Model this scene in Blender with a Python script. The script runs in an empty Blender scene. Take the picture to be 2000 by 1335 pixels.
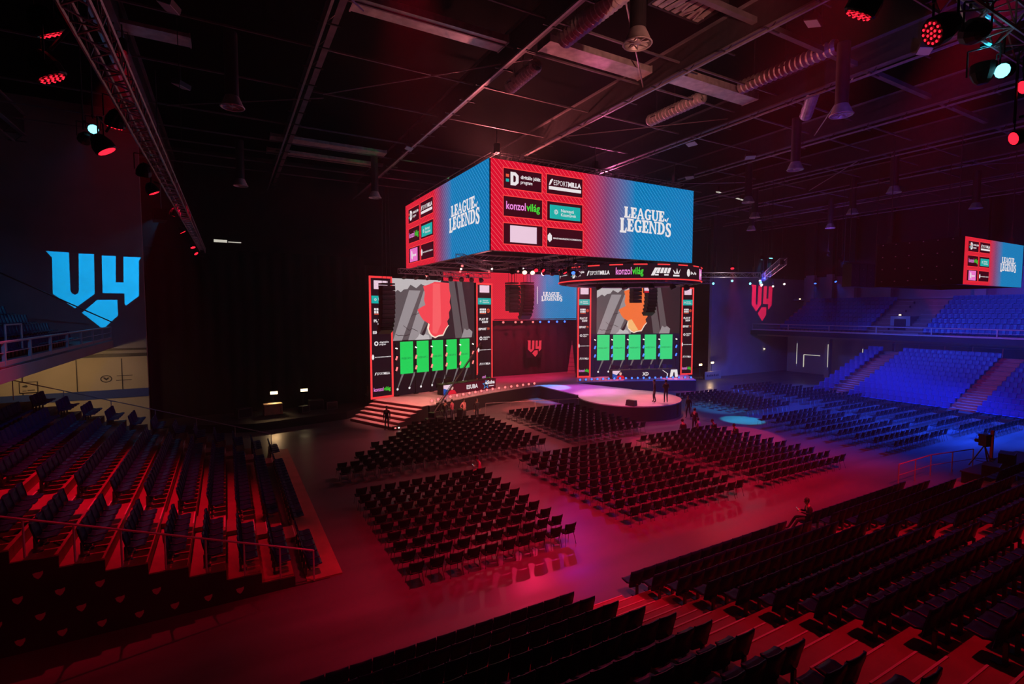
import bpy, math, random
import numpy as np
from mathutils import Vector, Matrix
from mathutils.geometry import tessellate_polygon
random.seed(7)
C = bpy.context.scene.collection
sc = bpy.context.scene
PI = math.pi

# ------------------------------------------------------------------ camera
CAM = Vector((0, 0, 8.7)); FPX = 993.0
YAW = math.radians(29.3); PIT = math.atan(61.5 / FPX)
cd = bpy.data.cameras.new('camera'); cam = bpy.data.objects.new('camera', cd); C.objects.link(cam)
cd.sensor_width = 36; cd.lens = FPX / 2000 * 36; cd.clip_start = 0.05; cd.clip_end = 300
cam.location = CAM; cam.rotation_euler = (PI / 2 - PIT, 0, -YAW)
sc.camera = cam
FW = Vector((math.sin(YAW) * math.cos(PIT), math.cos(YAW) * math.cos(PIT), -math.sin(PIT)))
RT = Vector((math.cos(YAW), -math.sin(YAW), 0)); UP = RT.cross(FW)
def proj(p):
    v = Vector(p) - CAM; d = v.dot(FW)
    return 1000 + FPX * v.dot(RT) / d, 667.5 - FPX * v.dot(UP) / d, d

# ------------------------------------------------------------------ world, exposure
w = bpy.data.worlds.new('world'); sc.world = w; w.use_nodes = True
w.node_tree.nodes['Background'].inputs[0].default_value = (0.05, 0.012, 0.03, 1)
w.node_tree.nodes['Background'].inputs[1].default_value = 0.0
sc.view_settings.view_transform = 'Standard'; sc.view_settings.look = 'None'
sc.view_settings.exposure = 0.0; sc.view_settings.gamma = 1; sc.view_settings.use_curve_mapping = False
try:
    sc.cycles.use_denoising = True
    sc.cycles.max_bounces = 5; sc.cycles.diffuse_bounces = 2; sc.cycles.glossy_bounces = 2
    sc.cycles.transmission_bounces = 1; sc.cycles.volume_bounces = 0; sc.cycles.transparent_max_bounces = 4
    sc.cycles.sample_clamp_indirect = 2.0; sc.cycles.sample_clamp_direct = 0.0
    sc.cycles.caustics_reflective = False; sc.cycles.caustics_refractive = False
    sc.cycles.use_adaptive_sampling = True; sc.cycles.adaptive_threshold = 0.03
except Exception as e:
    print(e)

def lin(c):
    r = []
    for v in c:
        v = v / 255
        r.append(v / 12.92 if v <= 0.04045 else ((v + 0.055) / 1.055) ** 2.4)
    return (r[0], r[1], r[2], 1)

# colours of the gelled lamps
RED = (1.0, 0.003, 0.042); BLUE = (0.02, 0.09, 1.0); CYAN = (0.02, 0.5, 0.85); PINK = (1.0, 0.12, 0.22)
MAG = (0.75, 0.08, 0.8); WARM = (1.0, 0.62, 0.28); GREEN = (0.05, 1.0, 0.2); WHITE = (1, 0.95, 0.9)

def spot(loc, target, energy, color, size=40, blend=0.6, radius=0.12, parent=None, name='lamp'):
    l = bpy.data.lights.new(name, 'SPOT'); l.energy = energy; l.color = color
    l.spot_size = math.radians(size); l.spot_blend = blend; l.shadow_soft_size = radius
    o = bpy.data.objects.new(name, l); C.objects.link(o)
    d = Vector(target) - Vector(loc)
    q = d.to_track_quat('-Z', 'Y')
    if parent is not None:
        o.parent = parent; o.location = Vector(loc) - parent.location
    else:
        o.location = loc
    o.rotation_euler = q.to_euler()
    return o
def point(loc, energy, color, radius=0.2, parent=None):
    l = bpy.data.lights.new('lamp', 'POINT'); l.energy = energy; l.color = color; l.shadow_soft_size = radius
    o = bpy.data.objects.new('lamp', l); C.objects.link(o); o.location = loc
    if parent is not None: o.parent = parent; o.location = Vector(loc) - parent.location
    return o

# ------------------------------------------------------------------ materials
MATS = {}
def mat(name, col, rough=0.6, metal=0.0, noise=0.0, scale=4.0, bump=0.0, spec=0.5):
    if name in MATS: return MATS[name]
    m = bpy.data.materials.new(name); m.use_nodes = True; nt = m.node_tree
    b = nt.nodes['Principled BSDF']
    b.inputs['Base Color'].default_value = (*col, 1); b.inputs['Roughness'].default_value = rough
    b.inputs['Metallic'].default_value = metal; b.inputs['Specular IOR Level'].default_value = spec
    if noise or bump:
        tc = nt.nodes.new('ShaderNodeTexCoord'); n = nt.nodes.new('ShaderNodeTexNoise')
        n.inputs['Scale'].default_value = scale; n.inputs['Detail'].default_value = 4
        nt.links.new(tc.outputs['Object'], n.inputs['Vector'])
        if noise:
            mr = nt.nodes.new('ShaderNodeMapRange'); mr.inputs[1].default_value = 0.3; mr.inputs[2].default_value = 0.7
            mr.inputs[3].default_value = 1 - noise; mr.inputs[4].default_value = 1 + noise
            nt.links.new(n.outputs['Fac'], mr.inputs[0])
            vm = nt.nodes.new('ShaderNodeVectorMath'); vm.operation = 'SCALE'; vm.inputs[0].default_value = col
            nt.links.new(mr.outputs[0], vm.inputs['Scale']); nt.links.new(vm.outputs[0], b.inputs['Base Color'])
        if bump:
            bp = nt.nodes.new('ShaderNodeBump'); bp.inputs['Strength'].default_value = bump
            nt.links.new(n.outputs['Fac'], bp.inputs['Height']); nt.links.new(bp.outputs[0], b.inputs['Normal'])
    MATS[name] = m; return m
def em(name, rgb, s=1.0, sample=True):
    if name in MATS: return MATS[name]
    m = bpy.data.materials.new(name); m.use_nodes = True; nt = m.node_tree; nt.nodes.clear()
    e = nt.nodes.new('ShaderNodeEmission'); o = nt.nodes.new('ShaderNodeOutputMaterial')
    e.inputs[0].default_value = lin(rgb); e.inputs[1].default_value = s
    nt.links.new(e.outputs[0], o.inputs[0])
    if not sample:
        try: m.cycles.emission_sampling = 'NONE'
        except Exception: pass
    MATS[name] = m; return m

M_BLACK = mat('black_plastic', (0.012, 0.012, 0.013), 0.5)
M_CHAIR = mat('black_chair_shell', (0.008, 0.007, 0.009), 0.5, spec=.25)
M_CHROME = mat('chair_steel', (0.25, 0.25, 0.27), 0.35, 0.9)
M_TRUSS = mat('aluminium_truss', (0.5, 0.48, 0.5), 0.45, 0.5, 0.15, 6)
M_GIRDER = mat('painted_girder_steel', (0.20, 0.18, 0.20), 0.6, 0.0, 0.3, 1.2)
M_DARKSTEEL = mat('dark_steel', (0.06, 0.055, 0.06), 0.5, 0.4, 0.2, 3)
M_DUCT = mat('galvanised_duct', (0.75, 0.72, 0.68), 0.45, 0.25, 0.25, 2.5, 0.05)
M_CEIL = mat('roof_deck', (0.0015, 0.0012, 0.0016), 0.95, 0, 0.3, 0.5, 0, .02)
M_CURT = mat('black_cloth_and_cabinet_shade', (0.006, 0.005, 0.006), 0.9, 0, 0.2, 2)
M_SKIRT = mat('stage_skirt_cloth', (0.02, 0.017, 0.02), 0.85)
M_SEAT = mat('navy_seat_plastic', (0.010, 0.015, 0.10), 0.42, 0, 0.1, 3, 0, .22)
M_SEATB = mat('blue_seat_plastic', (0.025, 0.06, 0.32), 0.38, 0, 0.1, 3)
M_BRACKET = mat('seat_bracket', (0.10, 0.10, 0.11), 0.4, 0.7)
M_TREAD = mat('stand_decking', (0.34, 0.13, 0.11), 0.55, 0, 0.15, 1.5)
M_NOSE = mat('step_edge', (0.75, 0.55, 0.50), 0.5)
M_PANEL = mat('dark_panel_and_wall_shade', (0.025, 0.02, 0.022), 0.8, 0, 0.3, 0.8)
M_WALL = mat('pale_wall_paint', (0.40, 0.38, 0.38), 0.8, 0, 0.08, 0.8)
M_BEIGE = mat('beige_wall_panel', (0.55, 0.47, 0.36), 0.75, 0, 0.06, 0.6)
M_BAND = mat('blue_wall_band', (0.03, 0.07, 0.30), 0.6)
M_RAIL = mat('painted_rail', (0.55, 0.45, 0.48), 0.45, 0.2)
M_STAGE = mat('stage_top', (0.52, 0.50, 0.52), 0.42, 0, 0.18, 0.5)
M_STAIR = mat('stair_tread', (0.62, 0.50, 0.50), 0.5)
M_RISER = mat('stair_riser', (0.38, 0.03, 0.05), 0.7)
M_WOOD = mat('plywood', (0.55, 0.36, 0.18), 0.6, 0, 0.25, 3)
M_WHITE = mat('white_paint', (0.7, 0.7, 0.7), 0.5)
M_LEDOFF = mat('led_cabinet', (0.02, 0.02, 0.022), 0.5)
M_SKIN = mat('skin', (0.45, 0.26, 0.18), 0.55); M_HAIR = mat('dark_hair', (0.02, 0.014, 0.01), 0.6)
M_CLB = mat('black_cloth', (0.02, 0.02, 0.023), 0.8); M_CLJ = mat('dark_denim', (0.03, 0.035, 0.06), 0.8)
M_CLR = mat('pink_shirt_cloth', (0.75, 0.35, 0.38), 0.8); M_CLG = mat('grey_cloth', (0.22, 0.2, 0.21), 0.8)

def floor_mat():
    m = bpy.data.materials.new('arena_floor'); m.use_nodes = True; nt = m.node_tree; b = nt.nodes['Principled BSDF']
    tc = nt.nodes.new('ShaderNodeTexCoord')
    n1 = nt.nodes.new('ShaderNodeTexNoise'); n1.inputs['Scale'].default_value = 0.25; n1.inputs['Detail'].default_value = 6
    mp = nt.nodes.new('ShaderNodeMapping'); mp.inputs['Scale'].default_value = (0.12, 0.9, 1); mp.inputs['Rotation'].default_value = (0, 0, 0.25)
    n2 = nt.nodes.new('ShaderNodeTexNoise'); n2.inputs['Scale'].default_value = 1.2; n2.inputs['Detail'].default_value = 5
    nt.links.new(tc.outputs['Object'], n1.inputs['Vector']); nt.links.new(tc.outputs['Object'], mp.inputs['Vector'])
    nt.links.new(mp.outputs[0], n2.inputs['Vector'])
    cr = nt.nodes.new('ShaderNodeValToRGB'); cr.color_ramp.elements[0].position = 0.3; cr.color_ramp.elements[1].position = 0.7
    cr.color_ramp.elements[0].color = (0.085, 0.082, 0.085, 1); cr.color_ramp.elements[1].color = (0.165, 0.16, 0.162, 1)
    mx = nt.nodes.new('ShaderNodeMath'); mx.operation = 'ADD'; ml = nt.nodes.new('ShaderNodeMath'); ml.operation = 'MULTIPLY'; ml.inputs[1].default_value = 0.5
    nt.links.new(n1.outputs['Fac'], mx.inputs[0]); nt.links.new(n2.outputs['Fac'], mx.inputs[1]); nt.links.new(mx.outputs[0], ml.inputs[0])
    nt.links.new(ml.outputs[0], cr.inputs[0]); nt.links.new(cr.outputs[0], b.inputs['Base Color'])
    b.inputs['Roughness'].default_value = 0.33
    mr = nt.nodes.new('ShaderNodeMapRange'); mr.inputs[3].default_value = 0.2; mr.inputs[4].default_value = 0.5
    nt.links.new(n2.outputs['Fac'], mr.inputs[0]); nt.links.new(mr.outputs[0], b.inputs['Roughness'])
    return m
M_FLOOR = floor_mat()

def hatch_mat(name, x0, x1, k=4.2):
    """the picture a sponsor LED wall shows: red to blue across x0..x1 with fine slanting lines"""
    m = bpy.data.materials.new(name); m.use_nodes = True; nt = m.node_tree; nt.nodes.clear(); L = nt.links
    tc = nt.nodes.new('ShaderNodeTexCoord'); sp = nt.nodes.new('ShaderNodeSeparateXYZ'); L.new(tc.outputs['Object'], sp.inputs[0])
    mr = nt.nodes.new('ShaderNodeMapRange'); mr.inputs[1].default_value = x0; mr.inputs[2].default_value = x1
    L.new(sp.outputs['X'], mr.inputs[0])
    cr = nt.nodes.new('ShaderNodeValToRGB'); e = cr.color_ramp.elements
    e[0].position = 0; e[0].color = lin((214, 14, 44)); e[1].position = 1; e[1].color = lin((0, 116, 178))
    q = cr.color_ramp.elements.new(0.45); q.color = lin((120, 60, 110))
    L.new(mr.outputs[0], cr.inputs[0])
    a = nt.nodes.new('ShaderNodeMath'); a.operation = 'ADD'; L.new(sp.outputs['X'], a.inputs[0]); L.new(sp.outputs['Z'], a.inputs[1])
    b = nt.nodes.new('ShaderNodeMath'); b.operation = 'MULTIPLY'; b.inputs[1].default_value = k; L.new(a.outputs[0], b.inputs[0])
    f = nt.nodes.new('ShaderNodeMath'); f.operation = 'FRACT'; L.new(b.outputs[0], f.inputs[0])
    lt = nt.nodes.new('ShaderNodeMath'); lt.operation = 'LESS_THAN'; lt.inputs[1].default_value = 0.13; L.new(f.outputs[0], lt.inputs[0])
    mu = nt.nodes.new('ShaderNodeMath'); mu.operation = 'MULTIPLY'; mu.inputs[1].default_value = 0.5; L.new(lt.outputs[0], mu.inputs[0])
    c2 = nt.nodes.new('ShaderNodeValToRGB'); e2 = c2.color_ramp.elements; e2[0].color = lin((255, 120, 130)); e2[1].color = lin((90, 190, 235)); L.new(mr.outputs[0], c2.inputs[0])
    mx = nt.nodes.new('ShaderNodeMixRGB'); L.new(mu.outputs[0], mx.inputs[0]); L.new(cr.outputs[0], mx.inputs[1]); L.new(c2.outputs[0], mx.inputs[2])
    em_ = nt.nodes.new('ShaderNodeEmission'); o = nt.nodes.new('ShaderNodeOutputMaterial'); em_.inputs[1].default_value = 1.08
    L.new(mx.outputs[0], em_.inputs[0]); L.new(em_.outputs[0], o.inputs[0])
    return m

E_RED = em('led_red_line', (255, 62, 66)); E_REDD = em('led_panel_maroon', (58, 6, 22), sample=False)
E_DARK = em('led_dark', (34, 14, 24), sample=False); E_W = em('led_white', (240, 232, 234)); E_PK = em('led_pale_pink', (240, 205, 225))
E_TEAL = em('led_teal', (22, 176, 170)); E_MAGT = em('led_magenta', (240, 70, 200)); E_GRN = em('led_green_text', (70, 220, 60))
E_TILE = em('led_tile_green', (30, 214, 92)); E_TILE2 = em('led_tile_mint', (54, 220, 130)); E_TTXT = em('led_tile_writing', (14, 120, 60), sample=False)
E_ORED = em('led_map_red', (250, 72, 84)); E_OR = em('led_map_orange', (250, 118, 62)); E_GLOW = em('led_map_glow', (255, 225, 205))
E_G1 = em('led_grey_light', (156, 146, 150)); E_G2 = em('led_grey_mid', (96, 84, 88)); E_G3 = em('led_grey_dark', (52, 34, 42), sample=False)
E_BEAM = em('led_beam_grey', (112, 104, 106), sample=False); E_ORG = em('led_orange_mark', (240, 90, 60)); E_FLAGB = em('led_flag_blue', (30, 80, 170)); E_FLAGR = em('led_jersey_red', (220, 30, 50))
E_FACE = em('led_face_tone', (225, 170, 160)); E_STARB = em('led_star_blue', (70, 150, 220))
E_NEON = em('red_emblem_glow', (225, 50, 70)); 
E_LR = em('lens_red', (255, 30, 50), 2.2, False); E_LRP = em('lens_pink', (255, 110, 110), 2.0, False); E_LB = em('lens_blue', (60, 110, 255), 2.5, False)
E_LC = em('lens_cyan', (120, 235, 255), 3, False); E_LW = em('lens_white', (255, 240, 230), 2.0, False); E_LHOT = em('lens_hot', (255, 190, 160), 3, False)
E_FLOOD = em('flood_lamp_face', (255, 225, 170), 4.0, True); E_TUBE_EDGE = em('tube_and_lit_edge_glow', (210, 205, 190), 0.9, True)  # pale glow of tubes, also painted on the lit door edges
M_LOFF = mat('lens_off', (0.05, 0.05, 0.06), 0.1)

# ------------------------------------------------------------------ mesh builder
class MB:
    def __init__(s): s.v = []; s.f = []; s.m = []; s.mats = []; s.n = 0
    def mi(s, m):
        if m not in s.mats: s.mats.append(m)
        return s.mats.index(m)
    def add(s, vs, fs, m, M=None):
        if M is not None: vs = [tuple(M @ Vector(v)) for v in vs]
        i = s.mi(m); n = s.n
        s.v.extend(vs); s.n += len(vs)
        for f in fs: s.f.append(tuple(k + n for k in f)); s.m.append(i)
        return s
    def box(s, c, d, m, rz=0, M=None):
        x, y, z = d[0] / 2, d[1] / 2, d[2] / 2
        vs = [(a, b, e) for e in (-z, z) for a, b in ((-x, -y), (x, -y), (x, y), (-x, y))]
        T = Matrix.Translation(c) @ Matrix.Rotation(rz, 4, 'Z')
        if M is not None: T = M @ T
        return s.add(vs, [(3, 2, 1, 0), (4, 5, 6, 7), (0, 1, 5, 4), (1, 2, 6, 5), (2, 3, 7, 6), (3, 0, 4, 7)], m, T)
    def tube(s, a, b, r, m, n=6, r2=None, M=None, cap=True):
        a = Vector(a); b = Vector(b); d = b - a
        if d.length < 1e-6: return s
        r2 = r if r2 is None else r2
        q = d.to_track_quat('Z', 'Y').to_matrix(); u = q @ Vector((1, 0, 0)); v = q @ Vector((0, 1, 0))
        vs = []
        for p, rr in ((a, r), (b, r2)):
            for k in range(n):
                t = 2 * PI * (k + 0.5) / n; vs.append(tuple(p + (u * math.cos(t) + v * math.sin(t)) * rr))
        fs = [(k, (k + 1) % n, n + (k + 1) % n, n + k) for k in range(n)]
        if cap: fs += [tuple(range(n))[::-1], tuple(range(n, 2 * n))]
        return s.add(vs, fs, m, M)
    def lathe(s, prof, m, n=16, M=None, c=(0, 0, 0)):
        vs = []; fs = []
        for r, z in prof:
            for k in range(n):
                t = 2 * PI * k / n; vs.append((c[0] + r * math.cos(t), c[1] + r * math.sin(t), c[2] + z))
        for j in range(len(prof) - 1):
            for k in range(n):
                fs.append((j * n + k, j * n + (k + 1) % n, (j + 1) * n + (k + 1) % n, (j + 1) * n + k))
        return s.add(vs, fs, m, M)
    def ring(s, c, R, r, m, n=64, k=5, a0=0, a1=2 * PI):
        vs = []; fs = []; full = abs(a1 - a0 - 2 * PI) < 1e-6; N = n if full else n + 1
        for i in range(N):
            t = a0 + (a1 - a0) * i / n
            for j in range(k):
                p = 2 * PI * j / k; rr = R + r * math.cos(p)
                vs.append((c[0] + rr * math.cos(t), c[1] + rr * math.sin(t), c[2] + r * math.sin(p)))
        for i in range(n):
            i2 = (i + 1) % N
            for j in range(k): fs.append((i * k + j, i2 * k + j, i2 * k + (j + 1) % k, i * k + (j + 1) % k))
        return s.add(vs, fs, m)
    def prism(s, loop, z0, z1, m, mtop=None, M=None):
        n = len(loop); vs = [(x, y, z0) for x, y in loop] + [(x, y, z1) for x, y in loop]
        tr = tessellate_polygon([[Vector((x, y, 0)) for x, y in loop]])
        ar = sum(loop[i][0] * loop[(i + 1) % n][1] - loop[(i + 1) % n][0] * loop[i][1] for i in range(n))
        sd = [(i, (i + 1) % n, n + (i + 1) % n, n + i) for i in range(n)]
        if ar < 0: sd = [f[::-1] for f in sd]
        s.add(vs, sd, m, M)
        up = []; dn = []
        for t in tr:
            a, b, c = [Vector((*loop[i], 0)) for i in t]
            if (b - a).cross(c - a).z < 0: t = t[::-1]
            up.append(tuple(i + n for i in t)); dn.append(tuple(t[::-1]))
        s.add(vs, up, mtop or m, M); s.add(vs, dn, m, M)
        return s
    def build(s, name, parent=None, smooth=False, label=None, loc=None):
        me = bpy.data.meshes.new(name)
        me.from_pydata([tuple(v) for v in s.v], [], s.f)
        for m in s.mats: me.materials.append(m)
        me.polygons.foreach_set('material_index', s.m)
        if smooth: me.polygons.foreach_set('use_smooth', [True] * len(s.f))
        me.update()
        o = bpy.data.objects.new(name, me); C.objects.link(o)
        if parent is not None: o.parent = parent
        if loc is not None: o.location = loc
        if label: o['label'] = label
        return o

def thing(name, label, cat, loc=(0, 0, 0), rz=0, group=None):
    o = bpy.data.objects.new(name, None); C.objects.link(o); o.empty_display_size = 0.2
    o.location = loc; o.rotation_euler = (0, 0, rz); o['label'] = label; o['category'] = cat
    if group: o['group'] = group
    return o
def tag(o, label, cat, group=None, kind=None):
    o['label'] = label; o['category'] = cat
    if group: o['group'] = group
    if kind: o['kind'] = kind
    return o
def struct(o, label=None, cat=None):
    o['kind'] = 'structure'
    if label: o['label'] = label; o['category'] = cat
    return o
ORD = ['zeroth', 'first', 'second', 'third', 'fourth', 'fifth', 'sixth', 'seventh', 'eighth', 'ninth', 'tenth', 'eleventh', 'twelfth', 'thirteenth', 'fourteenth', 'fifteenth', 'sixteenth', 'seventeenth', 'eighteenth', 'nineteenth', 'twentieth', 'twenty-first', 'twenty-second']

# ------------------------------------------------------------------ flat pictures on LED faces (local x right, z up, y = -depth towards the viewer)
_txt = {}
def text_geo(t, off=0.0):
    k = (t, off)
    if k not in _txt:
        cu = bpy.data.curves.new('t', 'FONT'); cu.body = t; cu.size = 1; cu.offset = off; cu.resolution_u = 2
        ob = bpy.data.objects.new('t', cu); C.objects.link(ob)
        me = ob.to_mesh()
        vs = [tuple(v.co) for v in me.vertices]; fs = [tuple(p.vertices) for p in me.polygons]
        ob.to_mesh_clear(); bpy.data.objects.remove(ob); bpy.data.curves.remove(cu)
        a = np.array(vs) if vs else np.zeros((1, 3))
        _txt[k] = (vs, fs, a[:, 0].min(), a[:, 0].max(), a[:, 1].min(), a[:, 1].max())
    return _txt[k]
class Pic(MB):
    """flat picture; warp(x,z,y)->point lets it follow a curved banner"""
    def __init__(s, warp=None): super().__init__(); s.warp = warp
    def put(s, pts, fs, m, y):
        if s.warp: vs = [s.warp(x, z, y) for x, z in pts]
        else: vs = [(x, -y, z) for x, z in pts]
        return s.add(vs, fs, m)
    def poly(s, loop, m, y=0.02, holes=()):
        loops = [loop] + list(holes)
        tr = tessellate_polygon([[Vector((x, z, 0)) for x, z in l] for l in loops]); flat = [p for l in loops for p in l]
        fs = []
        for t in tr:
            a, b, c = [Vector((*flat[i], 0)) for i in t]
            if (b - a).cross(c - a).z < 0: t = t[::-1]
            fs.append(tuple(t))
        return s.put(flat, fs, m, y)
    def rect(s, x0, z0, x1, z1, m, y=0.02, n=1):
        xs = [x0 + (x1 - x0) * i / n for i in range(n + 1)]
        pts = [(x, z0) for x in xs] + [(x, z1) for x in xs]
        return s.put(pts, [(i, i + 1, n + 2 + i, n + 1 + i) for i in range(n)], m, y)
    def frame(s, x0, z0, x1, z1, t, m, y=0.03):
        s.rect(x0, z0, x1, z0 + t, m, y); s.rect(x0, z1 - t, x1, z1, m, y)
        s.rect(x0, z0, x0 + t, z1, m, y); s.rect(x1 - t, z0, x1, z1, m, y); return s
    def text(s, t, x0, z0, x1, z1, m, y=0.04, off=0.02):
        vs, fs, a, b, c, d = text_geo(t, off)
        if not vs: return s
        sx = (x1 - x0) / (b - a); sz = (z1 - z0) / (d - c)
        return s.put([(x0 + (v[0] - a) * sx, z0 + (v[1] - c) * sz) for v in vs], fs, m, y)
    def disc(s, x, z, r, m, y=0.04, n=14, rz=None):
        return s.poly([(x + r * math.cos(2 * PI * i / n), z + (rz or r) * math.sin(2 * PI * i / n)) for i in range(n)], m, y)

# heavy serif letters for the game title, each on a 0..1 high cell: (advance, [polygons])
def _R(a, b, c, d): return [(a, b), (c, b), (c, d), (a, d)]
GL = {
 'L': (0.74, [_R(.08, 0, .38, 1), _R(0, .88, .44, 1), [(0, 0), (.66, 0), (.74, .36), (.62, .36), (.54, .15), (0, .15)]]),
 'E': (0.74, [_R(.08, 0, .38, 1), [(0, .86), (.54, .86), (.60, .68), (.70, .68), (.70, 1), (0, 1)], _R(.3, .43, .52, .56), _R(.46, .36, .56, .64), [(0, 0), (.66, 0), (.74, .34), (.62, .34), (.54, .14), (0, .14)]]),
 'A': (0.88, [[(.06, .1), (.20, .1), (.46, .84), (.46, 1), (.36, 1)], [(.36, 1), (.52, 1), (.84, .1), (.60, .1)], _R(.22, .30, .64, .42), _R(0, 0, .30, .12), _R(.52, 0, .92, .12)]),
 'G': (0.86, [[(.78, .68), (.66, .70), (.58, .84), (.42, .87), (.30, .72), (.28, .5), (.30, .28), (.42, .13), (.56, .15), (.56, .40), (.46, .40), (.46, .50), (.86, .50), (.86, .40), (.78, .40), (.78, .06), (.5, -.02), (.3, 0), (.1, .2), (.04, .5), (.1, .8), (.3, 1), (.5, 1.02), (.68, .94), (.78, 1)]]),
 'U': (0.90, [[(.08, 1), (.32, 1), (.32, .34), (.38, .16), (.5, .12), (.62, .18), (.66, .34), (.66, 1), (.82, 1), (.82, .30), (.72, .06), (.46, -.02), (.2, .04), (.08, .28)], _R(0, .88, .42, 1), _R(.56, .88, .92, 1)]),
 'N': (0.96, [_R(.10, 0, .26, 1), _R(.72, 0, .86, 1), [(.06, 1), (.30, 1), (.86, 0), (.70, 0), (.12, .92)], _R(0, 0, .36, .12), _R(.60, .88, .96, 1), _R(0, .88, .2, 1)]),
 'D': (0.92, [_R(.12, 0, .36, 1), _R(0, .88, .4, 1), _R(0, 0, .4, .12), [(.3, 1), (.5, 1), (.74, .9), (.88, .66), (.88, .34), (.74, .1), (.5, 0), (.3, 0), (.3, .13), (.46, .14), (.6, .3), (.64, .5), (.6, .7), (.46, .86), (.3, .87)]]),
 'S': (0.74, [[(.66, .68), (.58, .68), (.52, .82), (.38, .88), (.28, .80), (.32, .68), (.60, .50), (.70, .34), (.66, .12), (.48, -.02), (.26, -.02), (.14, .04), (.04, 0), (.04, .34), (.14, .34), (.2, .16), (.34, .10), (.46, .18), (.42, .32), (.16, .50), (.06, .66), (.10, .88), (.28, 1.02), (.46, 1.0), (.58, .95), (.66, 1)]]),
}
def serif(p, word, x0, z0, x1, z1, m, y=0.05, big=()):
    adv = sum(GL[c][0] + .015 for c in word); sx = (x1 - x0) / adv; sz = z1 - z0; x = x0
    for i, c in enumerate(word):
        g = .13 if i in big else 0
        for lp in GL[c][1]:
            p.poly([(x + a * sx, z0 + b * sz - g * sz * (1 - b)) for a, b in lp], m, y)
        x += (GL[c][0] + .015) * sx
def title(p, x0, z0, W, m=None, y=0.05):
    """two-line game title, W wide, about .34 W high"""
    m = m or E_W; s = W / 5.1
    serif(p, 'LEAGUE', x0 + .38 * s, z0 + 1.0 * s, x0 + 4.35 * s, z0 + 1.78 * s, m, y)
    serif(p, 'LEGENDS', x0, z0 + .04 * s, x0 + 5.1 * s, z0 + .96 * s, m, y, big=(0, 6))
    p.disc(x0 + 4.45 * s, z0 + 1.14 * s, .10 * s, m, y, 8); p.poly([(x0 + 4.52 * s, z0 + 1.0 * s), (x0 + 4.6 * s, z0 + 1.0 * s), (x0 + 4.8 * s, z0 + 1.36 * s), (x0 + 4.66 * s, z0 + 1.3 * s)], m, y)
def burst(p, x, z, r, m, y):
    for k in range(10):
        a = 2 * PI * k / 10; c, s_ = math.cos(a), math.sin(a)
        p.poly([(x + r * .35 * c - r * .12 * s_, z + r * .35 * s_ + r * .12 * c), (x + r * .35 * c + r * .12 * s_, z + r * .35 * s_ - r * .12 * c), (x + r * c + r * .08 * s_, z + r * s_ - r * .08 * c), (x + r * c - r * .08 * s_, z + r * s_ + r * .08 * c)], m, y)
# small sponsor marks drawn inside a rectangle
def mk_digital(p, x0, z0, x1, z1, y=0.05):
    w_, h = x1 - x0, z1 - z0
    p.poly([(x0 + .13 * w_, z0), (x0 + .27 * w_, z0), (x0 + .36 * w_, z0 + .22 * h), (x0 + .36 * w_, z0 + .78 * h), (x0 + .27 * w_, z1), (x0 + .13 * w_, z1)], E_W, y, holes=[[(x0 + .21 * w_, z0 + .25 * h), (x0 + .21 * w_, z0 + .75 * h), (x0 + .25 * w_, z0 + .75 * h), (x0 + .28 * w_, z0 + .65 * h), (x0 + .28 * w_, z0 + .35 * h), (x0 + .25 * w_, z0 + .25 * h)]])
    p.rect(x0, z0 + .58 * h, x0 + .09 * w_, z0 + .80 * h, E_ORG, y); p.rect(x0, z0 + .22 * h, x0 + .09 * w_, z0 + .44 * h, E_TEAL, y)
    p.text('digitális jólét', x0 + .42 * w_, z0 + .48 * h, x1, z0 + .84 * h, E_W, y, .03); p.text('program', x0 + .42 * w_, z0 + .12 * h, x0 + .76 * w_, z0 + .38 * h, E_W, y, .02)
def mk_esport(p, x0, z0, x1, z1, y=0.05, bar=True):
    w_, h = x1 - x0, z1 - z0; zb = z0 + (.38 * h if bar else 0); hh = z1 - zb
    p.poly([(x0, zb), (x0 + .05 * w_, zb + .1 * hh), (x0 + .13 * w_, zb + .9 * hh), (x0 + .10 * w_, z1), (x0 + .04 * w_, zb + .7 * hh)], E_W, y)
    p.text('ESPORT', x0 + .15 * w_, zb + .1 * hh, x0 + .58 * w_, zb + .85 * hh, E_W, y, 0); p.text('MILLA', x0 + .59 * w_, zb + .1 * hh, x1, zb + .85 * hh, E_W, y, .05)
    if bar: p.rect(x0, z0, x1, z0 + .30 * h, E_W, y)
def mk_konzol(p, x0, z0, x1, z1, y=0.05):
    w_, h = x1 - x0, z1 - z0
    p.text('konzol', x0, z0 + .22 * h, x0 + .57 * w_, z1, em('led_lilac', (244, 140, 225)), y, .02); p.text('világ', x0 + .59 * w_, z0, x1, z1, E_GRN, y, .02)
def mk_teal(p, x0, z0, x1, z1, y=0.045):
    w_, h = x1 - x0, z1 - z0
    p.rect(x0, z0, x1, z1, E_TEAL, y); burst(p, x0 + .2 * w_, z0 + .5 * h, .2 * h, E_W, y + .01)
    p.text('Nemzeti', x0 + .36 * w_, z0 + .52 * h, x0 + .78 * w_, z0 + .76 * h, E_W, y + .01, .01); p.text('Közművek', x0 + .36 * w_, z0 + .22 * h, x0 + .86 * w_, z0 + .48 * h, E_W, y + .01, .01)
def mk_magyar(p, x0, z0, x1, z1, y=0.05, wd=True):
    w_, h = x1 - x0, z1 - z0
    p.poly([(x0, z0 + .25 * h), (x0 + .06 * w_, z0), (x0 + .12 * w_, z0 + .25 * h), (x0 + .12 * w_, z0 + .7 * h), (x0 + .06 * w_, z1), (x0, z0 + .7 * h)], E_W, y)
    if wd: p.text('MAGYARORSZÁG KORMÁNYA', x0 + .16 * w_, z0 + .36 * h, x1, z0 + .58 * h, E_W, y, .03)
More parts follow.
